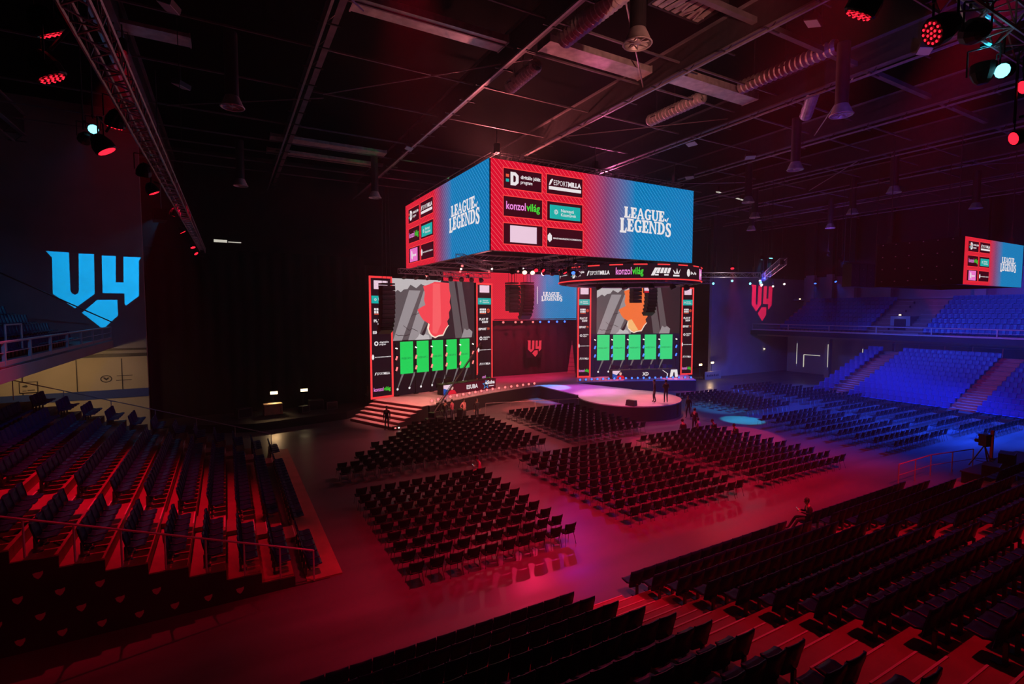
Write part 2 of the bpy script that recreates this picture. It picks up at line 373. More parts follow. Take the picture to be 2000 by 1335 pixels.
def mk_pinkbox(p, x0, z0, x1, z1, y=0.045, figure=True):
    p.rect(x0, z0, x1, z1, E_PK if not figure else em('led_pink_panel', (240, 120, 205)), y)
    if figure:
        w_, h = x1 - x0, z1 - z0
        p.poly([(x0 + .2 * w_, z0 + .3 * h), (x0 + .35 * w_, z0 + .15 * h), (x0 + .38 * w_, z0 + .5 * h), (x0 + .3 * w_, z0 + .85 * h), (x0 + .2 * w_, z0 + .8 * h)], E_W, y + .01)
        p.rect(x0 + .45 * w_, z0 + .38 * h, x0 + .6 * w_, z0 + .54 * h, E_W, y + .01); p.rect(x0 + .64 * w_, z0 + .38 * h, x0 + .82 * w_, z0 + .54 * h, E_W, y + .01)
def sponsor_wall(root, W, H, s, figure, hm):
    """display picture plus the six framed marks and the title, scaled by s from the big wall"""
    p = Pic(); p.rect(0, 0, W, H, hm, 0.012); p.build('display', root)
    B = [(.8, 3.77, 3.7, 5.1), (3.96, 3.79, 6.95, 5.13), (.8, 2.08, 3.75, 3.42), (4.0, 2.08, 6.96, 3.43), (.8, .38, 3.78, 1.77), (4.0, .39, 7.0, 1.74)]
    for i, b in enumerate(B):
        q = Pic(); x0, z0, x1, z1 = [v * s for v in b]
        q.rect(x0, z0, x1, z1, E_REDD, .02); q.frame(x0, z0, x1, z1, .07 * s, E_RED, .03)
        S = lambda *a: [v * s for v in a]
        if i == 0: mk_digital(q, *S(1.02, 4.05, 3.53, 4.86))
        if i == 1: mk_esport(q, *S(4.17, 4.12, 6.75, 4.82))
        if i == 2: mk_konzol(q, *S(1.04, 2.42, 3.50, 3.05))
        if i == 3: mk_teal(q, *S(4.26, 2.28, 6.70, 3.16))
        if i == 4:
            if figure: mk_pinkbox(q, *S(1.2, .5, 3.2, 1.62))
            else: mk_pinkbox(q, *S(1.32, .56, 3.27, 1.60), figure=False)
        if i == 5: mk_magyar(q, *S(4.1, .75, 6.82, 1.36))
        q.build('sponsor_mark', root)
    t = Pic(); title(t, 10.17 * s, 1.9 * s, 5.05 * s); t.build('title_logo', root, label='white serif game title')

# ================================================================== THE HALL
def shell(name, c, d, m):
    b = MB(); b.box((0, 0, 0), d, m); return struct(b.build(name, loc=c))
shell('floor', (26.5, 20, -0.15), (98, 66, 0.3), M_FLOOR)
shell('ceiling', (26.5, 20, 22.9), (98, 66, 0.4), M_CEIL)
shell('wall_back', (26.5, 53.2, 11.4), (98, 0.4, 22.6), M_PANEL)
shell('wall_left', (-22.4, 20, 11.4), (0.4, 66, 22.6), M_PANEL)
b = MB(); b.box((75.4, 20, 6.8), (0.4, 66, 13.4), M_WALL); b.box((75.4, 20, 18.1), (0.4, 66, 9.2), M_PANEL); struct(b.build('wall_right'))  # upper part darkened: the unlit zone under the roof is put into the colour
shell('wall_front', (26.5, -13.2, 11.4), (98, 0.4, 22.6), M_PANEL)
# end wall beside the stage on the left: beige lower part, blue band, pale upper part
b = MB(); b.box((-13.6, 45.2, 14.0), (17, 0.4, 17.2), M_WALL); b.box((-13.6, 45.2, 1.25), (17, 0.4, 2.5), M_BEIGE)
b.box((-13.6, 45.17, 2.8), (17, 0.42, 0.6), M_BAND); b.box((-13.6, 45.2, 4.25), (17, 0.4, 2.3), M_BEIGE)
for x in (-6.6, -9.1, -11.9, -13.4, -16.5): b.box((x, 44.97, 4.2), (0.05, 0.05, 2.2), M_DARKSTEEL)
struct(b.build('wall_stage_left'))
b = MB(); b.box((65, 45.2, 6.6), (20, 0.4, 13.2), M_WALL); b.box((65, 45.2, 17.9), (20, 0.4, 9.4), M_PANEL); struct(b.build('wall_stage_right'))  # dark upper part stands in for the unlit top of the wall
b = MB(); b.box((-13.4, 44.9, 5.55), (16.6, 0.3, 0.22), M_DARKSTEEL); b.box((-13.4, 44.8, 5.95), (16.6, 0.25, 0.12), M_DARKSTEEL); struct(b.build('trim_1'))
# wall notice on the beige wall
t = thing('wall_notice', 'small framed notice with a black mark on the beige wall above the left stand', 'sign', (-11.6, 44.95, 3.6))
b = MB(); b.box((0, 0, 0), (0.95, 0.04, 0.75), M_DARKSTEEL); b.build('frame', t)
b = MB(); b.box((0, -0.025, 0), (0.85, 0.02, 0.65), M_BEIGE); b.build('sheet', t)
p = Pic(); p.poly([(-.3, .1), (-.1, .18), (-.02, .08), (-.1, .0), (-.3, .04)], M_DARKSTEEL, .04); p.rect(-.05, -.22, .32, -.16, M_DARKSTEEL, .04); p.rect(-.3, -.25, -.1, -.2, M_DARKSTEEL, .04); p.build('print', t)
t = thing('wall_lettering', 'round dark emblem with two thin lines of lettering on the beige wall', 'sign', (-7.5, 44.97, 3.9))
p = Pic(); p.poly([(.34 * math.cos(k * PI / 9), .26 * math.sin(k * PI / 9)) for k in range(18)], M_DARKSTEEL, 0.01, holes=[[(.27 * math.cos(k * PI / 9), .20 * math.sin(k * PI / 9)) for k in range(18)]])
p.poly([(-.2, .1), (-.1, .12), (0, .02), (.1, .1), (.2, .08), (0, -.12)], M_DARKSTEEL, .012); p.build('emblem', t)
p = Pic(); p.rect(.6, .16, 1.5, .2, M_DARKSTEEL, .01); p.rect(.55, -.16, 1.45, -.12, M_DARKSTEEL, .01); p.build('lettering', t)

# ------------------------------------------------------------------ roof steel
for i in range(11):
    x = -11.1 + 7.6 * i
    b = MB(); Y0, Y1 = -10, 52
    b.box((0, (Y0 + Y1) / 2, 20.05), (0.26, Y1 - Y0, 0.07), M_GIRDER); b.box((0, (Y0 + Y1) / 2, 21.35), (0.3, Y1 - Y0, 0.09), M_GIRDER)
    b.box((0, (Y0 + Y1) / 2, 20.7), (0.04, Y1 - Y0, 1.3), M_DARKSTEEL)
    g = b.build('roof_girder', loc=(x, 0, 0))
    places = ['above the left upper deck', 'above the left stand', 'left of the hanging wall of screens', 'over the left corner of the hanging screens', 'over the middle of the hanging screens', 'just right of the hanging screens', 'second to the right of the hanging screens', 'third to the right of the hanging screens', 'near the right stand', 'above the right lower stand', 'above the right upper deck']
    tag(g, 'long steel roof girder running towards the stage, ' + places[i], 'beam', 'steel roof girders')
    b = MB(); b.box((0, (Y0 + Y1) / 2, 19.62), (0.10, Y1 - Y0, 0.08), M_TRUSS)
    for y in range(-9, 52, 2): b.box((0.15, y, 19.64), (0.9, 0.06, 0.05), M_DARKSTEEL); b.tube((0, y, 19.6), (.45, y, 20.1), .02, M_DARKSTEEL, 4)
    tr = b.build('cable_tray', g, loc=(-0.5, 0, 0))
ycross = [-4, 2.5, 8, 14, 18.0, 20.7, 25, 30, 36, 40, 43, 46, 49]
for i, y in enumerate(ycross):
    b = MB(); fat = y == 14
    b.box((26.5, 0, 20.55), (90, 0.24 if fat else .08, 0.22 if fat else .08), M_GIRDER)
    tag(b.build('roof_purlin', loc=(0, y, 0)), '%s steel crossbeam from the camera side, running across under the roof' % ORD[i + 1] , 'beam', 'steel crossbeams')
# slanting tie rods
b = MB(); k = 0
for (x0, y0, x1, y1) in [(12, 14, 19.6, 20.7), (5, 30, 12.7, 20.7), (19.6, 30, 27.3, 20.7), (27.3, 14, 34.9, 20.7), (34.9, 36, 42.5, 30), (42.5, 20.7, 50, 30), (50, 20.7, 57.6, 14), (-2.6, 14, 5, 20.7), (-2.6, 36, 5, 30)]:
    b = MB(); b.tube((x0, y0, 20.5), (x1, y1, 20.3), 0.035, M_TRUSS, 5)
    tag(b.build('tie_rod'), 'thin slanting tie rod between two roof girders, the %s one placed' % ORD[k + 1], 'rod', 'roof tie rods'); k += 1

# rectangular ducts
ducts = [((4.6, 20.9), (11.3, 20.9), .72, 'left of the corrugated duct'), ((12.8, 19.9), (18.9, 19.9), .72, 'between the two corrugated ducts'), ((20.0, 19.3), (26.4, 19.3), .9, 'over the hanging screens, right part'),
         ((-4, 27.5), (-1, 27.8), .4, 'short and dim above the left stand'), ((3, 39.5), (11, 39.7), .5, 'over the black curtain'), ((3, 43), (12, 43), .5, 'furthest over the black curtain')]
for (a, c, hgt, wh) in ducts:
    cx = (a[0] + c[0]) / 2; L = c[0] - a[0]
    t = thing('rectangular_duct', 'pale rectangular metal air duct under the roof, ' + wh, 'duct', (cx, a[1], 20.4 + .3), 0, 'rectangular air ducts')
    b = MB(); b.box((0, 0, 0), (L, 1.0, hgt * .4), M_DUCT); b.build('duct_body', t)
    for sx in (-1, 1): b = MB(); b.box((sx * (L / 2 - .03), 0, 0), (.06, 1.06, hgt * .4 + .06), M_DUCT); b.build('flange', t)
def flex(name, p0, p1, r, label):
    t = thing(name, label, 'duct', p0, 0, 'corrugated air ducts'); p0 = Vector(p0); d = Vector(p1) - p0; L = d.length; n = int(L / .13)
    prof = []
    for i in range(n + 1):
        prof.append((r if i % 2 else r * .80, L * i / n))
    b = MB(); b.lathe(prof, M_DUCT, 16, M=d.to_track_quat('Z', 'Y').to_matrix().to_4x4()); b.build('duct_hose', t)
    b = MB()
    for s_ in (.15, .5, .85):
        q = d * s_; b.ring((q.x, q.y, q.z), r + .02, .03, M_DARKSTEEL, 16, 4)
        b.tube((q.x, q.y, q.z + r), (q.x, q.y, q.z + 2.1), .02, M_DARKSTEEL, 4)
    b.v = [tuple(v) for v in b.v]; b.build('hanger', t)
flex('corrugated_duct', (13.3, 13.4, 20.6), (13.3, 19.0, 20.6), .42, 'fat shiny corrugated air duct beside the girder at the top')
flex('corrugated_duct', (13.5, 21.6, 20.6), (13.6, 24.4, 20.6), .36, 'short corrugated duct stub behind the pale rectangular duct')
flex('corrugated_duct', (24.4, 13.5, 20.6), (24.4, 18.4, 20.6), .36, 'corrugated air duct to the right of the hanging screens, nearer piece')
flex('corrugated_duct', (23.6, 20.2, 20.6), (23.6, 24.4, 20.6), .36, 'corrugated air duct to the right of the hanging screens, further piece')
flex('corrugated_duct', (28.6, 17.0, 20.7), (30.9, 18.8, 20.4), .34, 'slanting corrugated duct bending down to a ceiling diffuser')
vents = [(12.0, 13.0), (24.2, 13.1), (31.0, 19.4), (0.5, 25.4), (43.3, 19.5), (49.5, 25.5), (1.15, 40.8), (37, 27), (43.5, 31), (37, 38), (56, 19), (50, 36), (56, 31), (10.3, 40)]
vw = ['top centre, beside the fat corrugated duct', 'right of the short corrugated duct', 'under the slanting corrugated duct', 'top left, dark and near the left truss', 'above the right floor blocks, nearer one', 'above the right lower stand', 'above the black curtain', 'behind the right edge of the hanging screens', 'over the right part of the stage', 'furthest, over the right screen', 'rightmost over the stand', 'over the far blue blocks', 'in front of the right upper deck', 'in front of the left screen tower']
for (x, y), wh in zip(vents, vw):
    t = thing('ceiling_diffuser', 'round metal air diffuser on a vertical pipe, ' + wh, 'air vent', (x, y, 17.4), 0, 'round air diffusers')
    b = MB(); b.lathe([(.27, .45), (.27, 3.1)], M_DARKSTEEL, 16); b.build('pipe', t, True)
    b = MB(); b.lathe([(.46, 0), (.44, .06), (.33, .32), (.27, .45)], M_DUCT, 20); b.ring((0, 0, 0), .46, .03, M_DUCT, 20, 5); b.build('flared_mouth', t, True)
    b = MB()
    for k in range(4): b.box((0, 0, .04), (.84, .03, .03), M_DUCT, k * PI / 4)
    b.lathe([(.0, .0), (.12, .02), (.12, .06)], M_DUCT, 10); b.build('spokes', t)
# skylight strips with broken slats near the top edge
for (x, y, wh) in [(11.6, 16.5, 'behind the first pale duct'), (16.5, 14.5, 'right of the fat corrugated duct'), (19, 17, 'nearer the middle of the roof')]:
    t = thing('roof_louvre', 'pale slatted roof louvre with loose hanging strips, ' + wh, 'vent', (x - 1.6, y - 1.2, 21.6), 0, 'roof louvres')
    b = MB()
    for k in range(7): b.box((-1.2 + k * .4, 0, 0), (.26, 1.5, .04), M_DUCT, .15 * math.sin(k * 7))
    b.build('slats', t)
    b = MB(); b.box((0, .8, .1), (3, .08, .3), M_DARKSTEEL); b.box((0, -.8, .1), (3, .08, .3), M_DARKSTEEL); b.box((1.5, 0, .1), (.08, 1.6, .3), M_DARKSTEEL); b.box((-1.5, 0, .1), (.08, 1.6, .3), M_DARKSTEEL); b.build('frame', t)
    b = MB()
    for k in range(6):
        a = -1.1 + k * .42; b.box((a, .1 * k - .3, -.3), (.06, .5, .02), M_DUCT, M=Matrix.Rotation(.5 * math.sin(k * 3), 4, 'X'))
    b.build('loose_slat', t)

for i, (x, y, wh) in enumerate([(5.5, 17.6, 'left of the pale rectangular duct'), (19.8, 11.9, 'right of the nearer corrugated duct'), (26.0, 10.8, 'near the bright red dotted lamps'), (-1.6, 30.2, 'above the long left truss'), (-1.5, 22.7, 'near the top left corner'), (11.1, 34.0, 'over the left corner of the hanging screens'), (27.0, 24.0, 'right of the hanging screens'), (33.6, 30.0, 'behind the hanging screens'), (33.0, 24.0, 'over the catwalk side of the floor')]):
    t = thing('roof_floodlight', 'unlit pale square floodlight under the roof, ' + wh, 'floodlight', (x, y, 19.6), .3 * i, 'unlit roof floodlights')
    b = MB(); b.box((0, 0, .12), (.7, .5, .2), M_DARKSTEEL, M=Matrix.Rotation(.25, 4, 'X')); b.build('housing', t)
    b = MB(); b.box((0, 0, 0), (.66, .46, .03), M_WHITE, M=Matrix.Rotation(.25, 4, 'X')); b.build('glass', t)
    b = MB(); b.tube((0, 0, .2), (0, 0, 1.2), .03, M_DARKSTEEL, 5); b.build('drop_pipe', t)
for i, (x, y, L_, wh) in enumerate([(41.5, 33.5, .7, 'nearer'), (46.0, 34.5, 1.6, 'further')]):
    t = thing('roof_strip_light', 'lit whitish strip light under the roof right of the hanging screens, %s one' % wh, 'light', (x, y, 20.0), .2)
    b = MB(); b.box((0, 0, .06), (L_, .3, .08), M_DARKSTEEL); b.build('housing', t); b = MB(); b.box((0, 0, 0), (L_ * .9, .22, .04), E_TUBE_EDGE); b.build('tube', t)
    b = MB(); b.tube((0, 0, .1), (0, 0, .6), .03, M_DARKSTEEL, 5); b.build('drop_pipe', t)
# ------------------------------------------------------------------ trusses
def truss(a, c, label, wd=.4, name='lighting_truss', group='lighting trusses', chains=True, r=.024):
    a = Vector(a); c = Vector(c); d = c - a; L = d.length; u = d / L
    sd = Vector((-u.y, u.x, 0)).normalized(); up = Vector((0, 0, 1)); h = wd / 2
    t = thing(name, label, 'truss', a, 0, group)
    b = MB(); cor = [sd * h + up * h, -sd * h + up * h, -sd * h - up * h, sd * h - up * h]
    for q in cor: b.tube(q, q + d, r, M_TRUSS, 5)
    b.build('chord', t)
    b = MB(); n = max(2, int(L / (wd * 1.15)))
    for i in range(n):
        p0 = d * (i / n); p1 = d * ((i + 1) / n)
        for k in range(4):
            q0 = cor[k]; q1 = cor[(k + 1) % 4]
            if (i + k) % 2: q0, q1 = q1, q0
            b.tube(p0 + q0, p1 + q1, r * .55, M_TRUSS, 4, cap=False)
            if i % 4 == 0: b.tube(p0 + cor[k], p0 + cor[(k + 1) % 4], r * .55, M_TRUSS, 4, cap=False)
    for k in range(4): b.tube(d + cor[k], d + cor[(k + 1) % 4], r * .6, M_TRUSS, 4)
    b.build('bracing', t)
    if chains and not (12 < a.x < 32 and 28 < a.y < 45):
        b = MB()
        for s_ in (.06, .5, .94):
            q = d * s_; top = 20.2 - a.z; b.box((q.x, q.y, .55), (.22, .22, .45), M_BLACK); b.tube((q.x, q.y, .3), (q.x, q.y, top), .018, M_DARKSTEEL, 4)
        b.build('chain_hoist', t)
    return t
truss((-1.35, 5.0, 12.15), (-1.35, 44.2, 13.1), 'long truss at left carrying red lamps, running towards the blue emblem', .31)
truss((4.6, 3.25, 12.95), (15.4, 3.25, 12.95), 'truss crossing the top right corner above the bright red lamps', .38)
truss((13.94, 40.16, 12.1), (21.0, 48.3, 12.1), 'slanting truss directly above the left screen', .5)
truss((13.1, 30.2, 12.05), (18.4, 36.4, 12.05), 'slanting truss under the left face of the hanging screens', .5)
truss((16.8, 30.9, 11.95), (23.6, 30.9, 11.95), 'truss of moving heads under the front face of the hanging screens', .42)
truss((36.3, 34.2, 12.0), (43.6, 30.4, 12.0), 'pale truss reaching right from the round banner', .42)
truss((50.0, 34.5, 12.1), (38.8, 25.0, 12.6), 'pinkish slanting truss right of the round banner', .5)
truss((12.3, 40.6, 11.9), (21.5, 42.6, 11.9), 'truss with dangling lamps along the top of the left screen', .4)
truss((36.0, 43.6, 11.95), (48.5, 39.6, 11.95), 'truss along the top of the right screen', .4)
truss((24, 42, 12.9), (34, 42, 12.9), 'truss between the two side screens above the stage', .4)

# ------------------------------------------------------------------ stage lamps
def lamp(loc, aim, size, lens, label, cat='stage light', name='stage_lamp', group=None, dots=False, light=None, yoke=True, hold=None):
    """can lamp hung by a yoke; lens at loc looking along aim. light=(energy, colour, cone)"""
    t = thing(name, label, cat, loc, 0, group); A = Vector(aim).normalized()
    R = A.to_track_quat('Z', 'Y').to_matrix().to_4x4(); r = size / 2
    b = MB(); b.lathe([(r * 1.0, 0), (r * 1.12, -.02), (r * 1.1, -r * .9), (r * .75, -r * 1.7), (r * .45, -r * 2.0), (0.001, -r * 2.05)], M_BLACK, 12, M=R); b.build('housing', t, False)
    b = MB()
    if dots:
        b.lathe([(0.001, .0), (r, .0)], M_LOFF, 16, M=R); b.build('lens_plate', t)
        k = 0; b = MB()
        for rr, n in ((0, 1), (.36, 6), (.74, 12)):
            for i in range(n):
                a = 2 * PI * i / n + .2 * (n > 6); q = (rr * r * math.cos(a), rr * r * math.sin(a), .012)
                b.lathe([(0.001, 0.012), (r * .11, .0)], lens, 8, M=R, c=q)
        b.build('led_dot', t)
    else:
        b.lathe([(0.001, .01), (r * .6, .012), (r * .93, .0)], lens, 12, M=R); b.build('lens', t)
    if yoke:
        b = MB(); c = -A * r; sd = A.cross(Vector((0, 0, 1)));
        sd = sd.normalized() if sd.length > .05 else Vector((1, 0, 0))
        up = Vector((0, 0, r * 2.6)) if yoke != 'floor' else Vector((0, 0, -r * 1.9))
        for s_ in (-1, 1): b.tube(c + sd * s_ * r * 1.25, c + sd * s_ * r * 1.25 + up, r * .09, M_DARKSTEEL, 4)
        b.tube(c + sd * r * 1.25 + up, c - sd * r * 1.25 + up, r * .09, M_DARKSTEEL, 4)
        b.box(tuple(c + up * 1.08), (r * .5, r * .5, r * .3), M_BLACK); b.build('yoke', t)
    if hold is not None:
        q = Vector(hold) - Vector(loc) if not isinstance(hold, (int, float)) else Vector((0, 0, hold - loc[2]))
        b = MB(); b.tube((0, 0, r * 2.2), q, .02, M_DARKSTEEL, 5); b.build('clamp', t)
    if light: spot(Vector(loc) + A * .05, Vector(loc) + A * 5, light[0], light[1], light[2], .5, r * .7, t)
    return t
def aimed(loc, tgt): return Vector(tgt) - Vector(loc)

# left truss red lamps
LT = [(8.2, 12.0, (4, 13, 0), 1), (8.1, 11.45, (2, 9, 4), 0), (12.2, 12.15, (-4, 17, 2), 1), (11.3, 11.45, (5, 11, 0), 0), (16.0, 12.1, (-3, 22, 1), 1), (18.2, 12.1, (4, 19, 0), 0),
      (24.7, 12.5, (-4, 28, 2), 1), (29.7, 12.5, (6, 31, 0), 1), (38.5, 12.7, (2, 34, 0), 0), (42.5, 12.7, (8, 36, 0), 1)]
for i, (y, z, tg, lit) in enumerate(LT):
    L_ = (-1.72, y, z)
    # the heads seen edge-on look down; aim towards their targets
    lamp(L_, aimed(L_, tg), .30, E_LR, '%s red lamp from the near end of the long left truss' % ORD[i + 1], group='red lamps on the left truss', dots=(i < 3), name='stage_lamp', hold=(-1.5, y, 12.15 + (y - 5) * .0242 - .1))
# near right truss: two bright red clusters, a cyan moving head and two more
a1 = (6.85, 3.55, 12.3); lamp(a1, aimed(a1, (6.0, 10, 2)), .34, E_LR, 'large red lamp with dotted lens, left of the two at top right', dots=True, group=None, hold=12.8)
a2 = (8.12, 3.3, 12.3); lamp(a2, aimed(a2, (3.2, 6.5, 9.5)), .34, E_LR, 'large red lamp with dotted lens beside the cyan beam at top right', dots=True, hold=12.8)
a3 = (10.3, 3.27, 12.3); lamp(a3, aimed(a3, (3.5, 4.6, 10.6)), .22, E_LC, 'bright cyan moving lamp at the top right corner', name='moving_head', hold=12.8)
a4 = (11.35, 3.34, 12.3); lamp(a4, aimed(a4, (3, 10, 8)), .22, E_LR, 'small red lamp at the right edge, upper one', hold=12.8)
a5 = (11.3, 3.4, 11.5); lamp(a5, aimed(a5, (3, 10, 8)), .22, E_LR, 'small red lamp at the right edge, lower one', hold=12.8)
a6 = (-3.04, 18.15, 13.68); lamp(a6, aimed(a6, (0, 0, 9)), .26, E_LC, 'cyan moving lamp left of the long left truss', name='moving_head', hold=20.1)

# ------------------------------------------------------------------ wash lighting (hung lamps of the rig, some added out of view)
def wash(loc, tgt, e, col, size, label, lens, blend=.7):
    t = lamp(loc, aimed(loc, tgt), .3, lens, label, group='wash lamps')
    if loc[2] > 19.1:
        R_ = Vector(aimed(loc, tgt)).to_track_quat('Z', 'Y').to_matrix().to_4x4(); b = MB(); b.lathe([(.17, -.02), (.19, .30), (.175, .30), (.155, -.01)], M_BLACK, 14, M=R_); b.build('hood', t)
        b = MB(); b.tube((0, 0, .3), (0, 0, .8), .03, M_DARKSTEEL, 5); b.build('drop_pipe', t)
    elif loc[2] < 18:
        top = 12.62 if (14 < loc[0] < 31.8 and 28 < loc[1] < 44.5) else 13.0 if loc[1] < 4 or abs(loc[0] + 1.35) < .6 else 20.05
        b = MB(); b.tube((0, 0, .3), (0, 0, top - loc[2]), .02, M_DARKSTEEL, 5); b.build('drop_pipe', t)
    spot(Vector(loc) + (Vector(tgt) - Vector(loc)).normalized() * .06, tgt, e, col, size, blend, .15, t)
K = 1.0
for (x, y, tx, ty, tz, e, cn, wh) in [(4.3, 13.5, 6.8, 15.5, 0, 13500, 46, 'above the nearest chairs'), (14.6, 6.5, 13.6, 16.6, 0, 26000, 50, 'between the nearest and the middle chairs'), (21.0, 6.0, 20.8, 17.0, 0, 31000, 48, 'above the middle chairs'),
                                (27.4, 5.0, 28.0, 17.0, 0, 25000, 44, 'above the right-hand red chairs'), (12.2, 9.0, 13.5, 5.5, 2, 5200, 50, 'above the near stand'), (19.8, 8.0, 21.5, 6.0, 2, 5500, 50, 'above the right part of the near stand'),
                                (-3.3, 26.0, -3.6, 22.5, 1.5, 13000, 46, 'above the left stand')]:
    wash((x, y, 19.3), (tx, ty, tz), e * K, RED, cn, 'deep-hooded red lamp under the roof ' + wh, E_LR, 1.0)
for (l_, tg, e, cn, wh) in [((57.0, 12.0, 14.5), (40.5, 19.0, 0), 52000, 42, 'aimed at the first blue block'), ((60.0, 14.0, 14.5), (49.0, 19.0, 0), 52000, 52, 'aimed at the second blue block'), ((62.0, 16.0, 14.5), (49.0, 30.5, 0), 60000, 46, 'aimed at the furthest blue block')]:
    wash(l_, tg, e * .85 * K, (.005, .055, 1), cn, 'added unseen blue lamp over the right stand, ' + wh, E_LB, .8)  # lamps added out of view to brighten the blue floor
wash((4.9, 3.3, 12.6), (-1.0, 17, 1.2), 1500 * K, RED, 44, 'added weak red lamp grazing the dotted side panel from the near truss', E_LR)  # weak lamp added so the dots on the panel show
wash((36, 6, 13.5), (62, 22, 3.5), 5000 * K, RED, 50, 'dim red lamp aimed at the right stands', E_LR)
wash((19.0, 30.4, 11.5), (13.0, 15.0, 0), 2400 * K, (1, .02, .12), 60, 'red wash lamp on the head truss aimed at the chairs', E_LR)
wash((19.6, 30.4, 11.5), (25.0, 15.5, 0), 2600 * K, (1, .02, .12), 54, 'red wash lamp on the head truss aimed at the right-hand chairs', E_LR)
wash((21.9, 30.0, 11.4), (13.6, 15.8, 0), 800 * K, (.5, .02, 1), 20, 'violet lamp on the head truss lighting the aisle between the blocks', E_LB)
wash((20.0, 31.1, 11.6), (14, 30, 0), 15000 * K, (1, .10, .12), 74, 'pinkish wash lamp under the hanging screens over the stair-side chairs', E_LRP)
wash((18.0, 30.9, 11.5), (19.0, 37.6, 0), 8000 * K, (1, .3, .22), 60, 'warm pink wash lamp over the floor before the stage', E_LRP)
for i, (l_, tg) in enumerate([((63.0, 36.4, 12.0), (56, 32, 0)), ((63.0, 34.0, 12.1), (57, 24, 0))]):
    wash(l_, tg, 6000 * K, BLUE, 42, 'bright blue lamp above the right upper deck, %s of two' % ('left' if i == 0 else 'right'), E_LB)
wash((49, 26, 13.2), (63, 20, 3), 6500 * K, BLUE, 95, 'blue wash lamp aimed at the right stands', E_LB)
wash((44, 33, 12.4), (67, 30, 6), 2600 * K, BLUE, 90, 'blue wash lamp aimed at the far end of the right stands', E_LB)
wash((45, 5, 12.6), (47, 22, 0), 34000 * K, BLUE, 66, 'added unseen blue wash lamp above the right floor blocks', E_LB)  # lamp added out of view to make up the blue on the floor
wash((37.5, 25.2, 12.8), (35.6, 25.9, 0), 26000 * K, CYAN, 15, 'cyan lamp making the round pool beside the catwalk', E_LC, .25)
wash((37.8, 26.2, 12.8), (38.5, 30.0, 0), 15000 * K, (.02, .3, .9), 30, 'cyan lamp over the blue block beside the catwalk', E_LC, .8)
wash((21.9, 30.6, 11.6), (22.4, 37.9, 0), 14000 * K, (1, .1, .1), 15, 'pink lamp making a round pool left of the catwalk', E_LRP, .25)
wash((20.9, 31.2, 11.6), (25.2, 40.2, 0), 12000 * K, (1, .14, .12), 13, 'pink lamp making the further round pool by the catwalk', E_LRP, .25)
wash((21.4, 30.3, 11.4), (24.6, 23.4, 0), 12000 * K, (1, .03, .08), 20, 'red lamp making a pool in front of the catwalk end', E_LR, .3)
wash((37.0, 28.3, 12.2), (31.3, 22.8, 0), 12000 * K, (1, .03, .08), 21, 'red lamp making a pool beside the seated group', E_LR, .3)
wash((21.5, 29.2, 12.0), (26, 28.0, 0), 8000 * K, (.85, .05, .22), 55, 'magenta lamp over the floor left of the catwalk end', E_LRP)
# catwalk lamps
wash((26.0, 42.0, 12.2), (29, 38.5, 1.2), 9000 * K, MAG, 40, 'magenta lamp over the neck of the catwalk', E_LRP)
wash((30.8, 42.0, 12.2), (30, 34.0, 1.2), 11000 * K, (1, .30, .42), 42, 'pale pink lamp over the round end of the catwalk', E_LRP)
wash((29.4, 42.0, 12.2), (27.6, 41.2, 1.2), 12000 * K, (.1, .35, 1), 20, 'blue lamp over the foot of the catwalk', E_LB, .3)
wash((35.4, 34.0, 11.4), (31.5, 31.0, 1.2), 7000 * K, (1, .08, .12), 34, 'red lamp over the front rim of the catwalk', E_LR)
wash((14.8, 41.0, 11.6), (12.3, 40.2, .6), 17000 * K, (1, .2, .18), 40, 'pink lamp over the wide stage stairs', E_LRP)
wash((19.0, 42.0, 11.6), (20, 43.5, 1.2), 3500 * K, (1, .14, .15), 70, 'pink lamp over the left part of the stage', E_LRP)
wash((41.0, 41.9, 11.6), (40, 42.0, 1.2), 9000 * K, (.95, .12, .3), 70, 'pink lamp over the right part of the stage', E_LRP)
wash((28.0, 42.0, 12.2), (29, 50.6, 4.5), 8000 * K, (1, .02, .1), 80, 'red lamp washing the cloth behind the stage', E_LR)
wash((47.0, 31.9, 11.9), (56, 47, 5), 2200 * K, (.05, .07, 1), 75, 'deep blue lamp washing the far right corner', E_LB)
# lamps that throw colour up into the roof from the top of the hanging screens
wash((17.5, 33.5, 18.3), (14, 21, 20.5), 5500, (1, .2, .2), 110, 'pink lamp on top of the hanging screens thrown up at the ducts', E_LRP)
wash((27.5, 33.5, 18.3), (24, 20, 20.5), 2000, (.9, .16, .4), 110, 'magenta lamp on top of the hanging screens at the right', E_LRP)
wash((14.9, 35, 18.3), (12.7, 38, 20.4), 260, GREEN, 45, 'green lamp on top of the hanging screens lighting one girder', E_LB)
wash((14.9, 41, 18.3), (12.7, 46, 20.2), 300, (1, .05, .12), 60, 'red lamp on top of the hanging screens lighting one girder', E_LR)
wash((9.2, 3.3, 12.6), (17, 16, 20.5), 5000, (1, .34, .28), 34, 'warm lamp on the near truss thrown up at the pale ducts', E_LW)
wash((14.9, 3.3, 12.6), (36, 12, 20.5), 3000, (.2, .1, 1), 60, 'violet lamp on the near truss thrown up at the roof', E_LB)
wash((10.3, 3.5, 12.5), (9.6, 3.3, 20.0), 2500, CYAN, 14, 'cyan beam lamp at the top right corner pointing up', E_LC)
wash((54, 30, 14.5), (54, 33, 20.5), 500, (.3, .1, .9), 130, 'violet lamp thrown up at the roof over the right stand', E_LB)
wash((-3.3, 18.4, 13.4), (-9, 30, 7), 900, (.0, .3, .9), 60, 'cyan wash lamp over the upper left seats', E_LC)

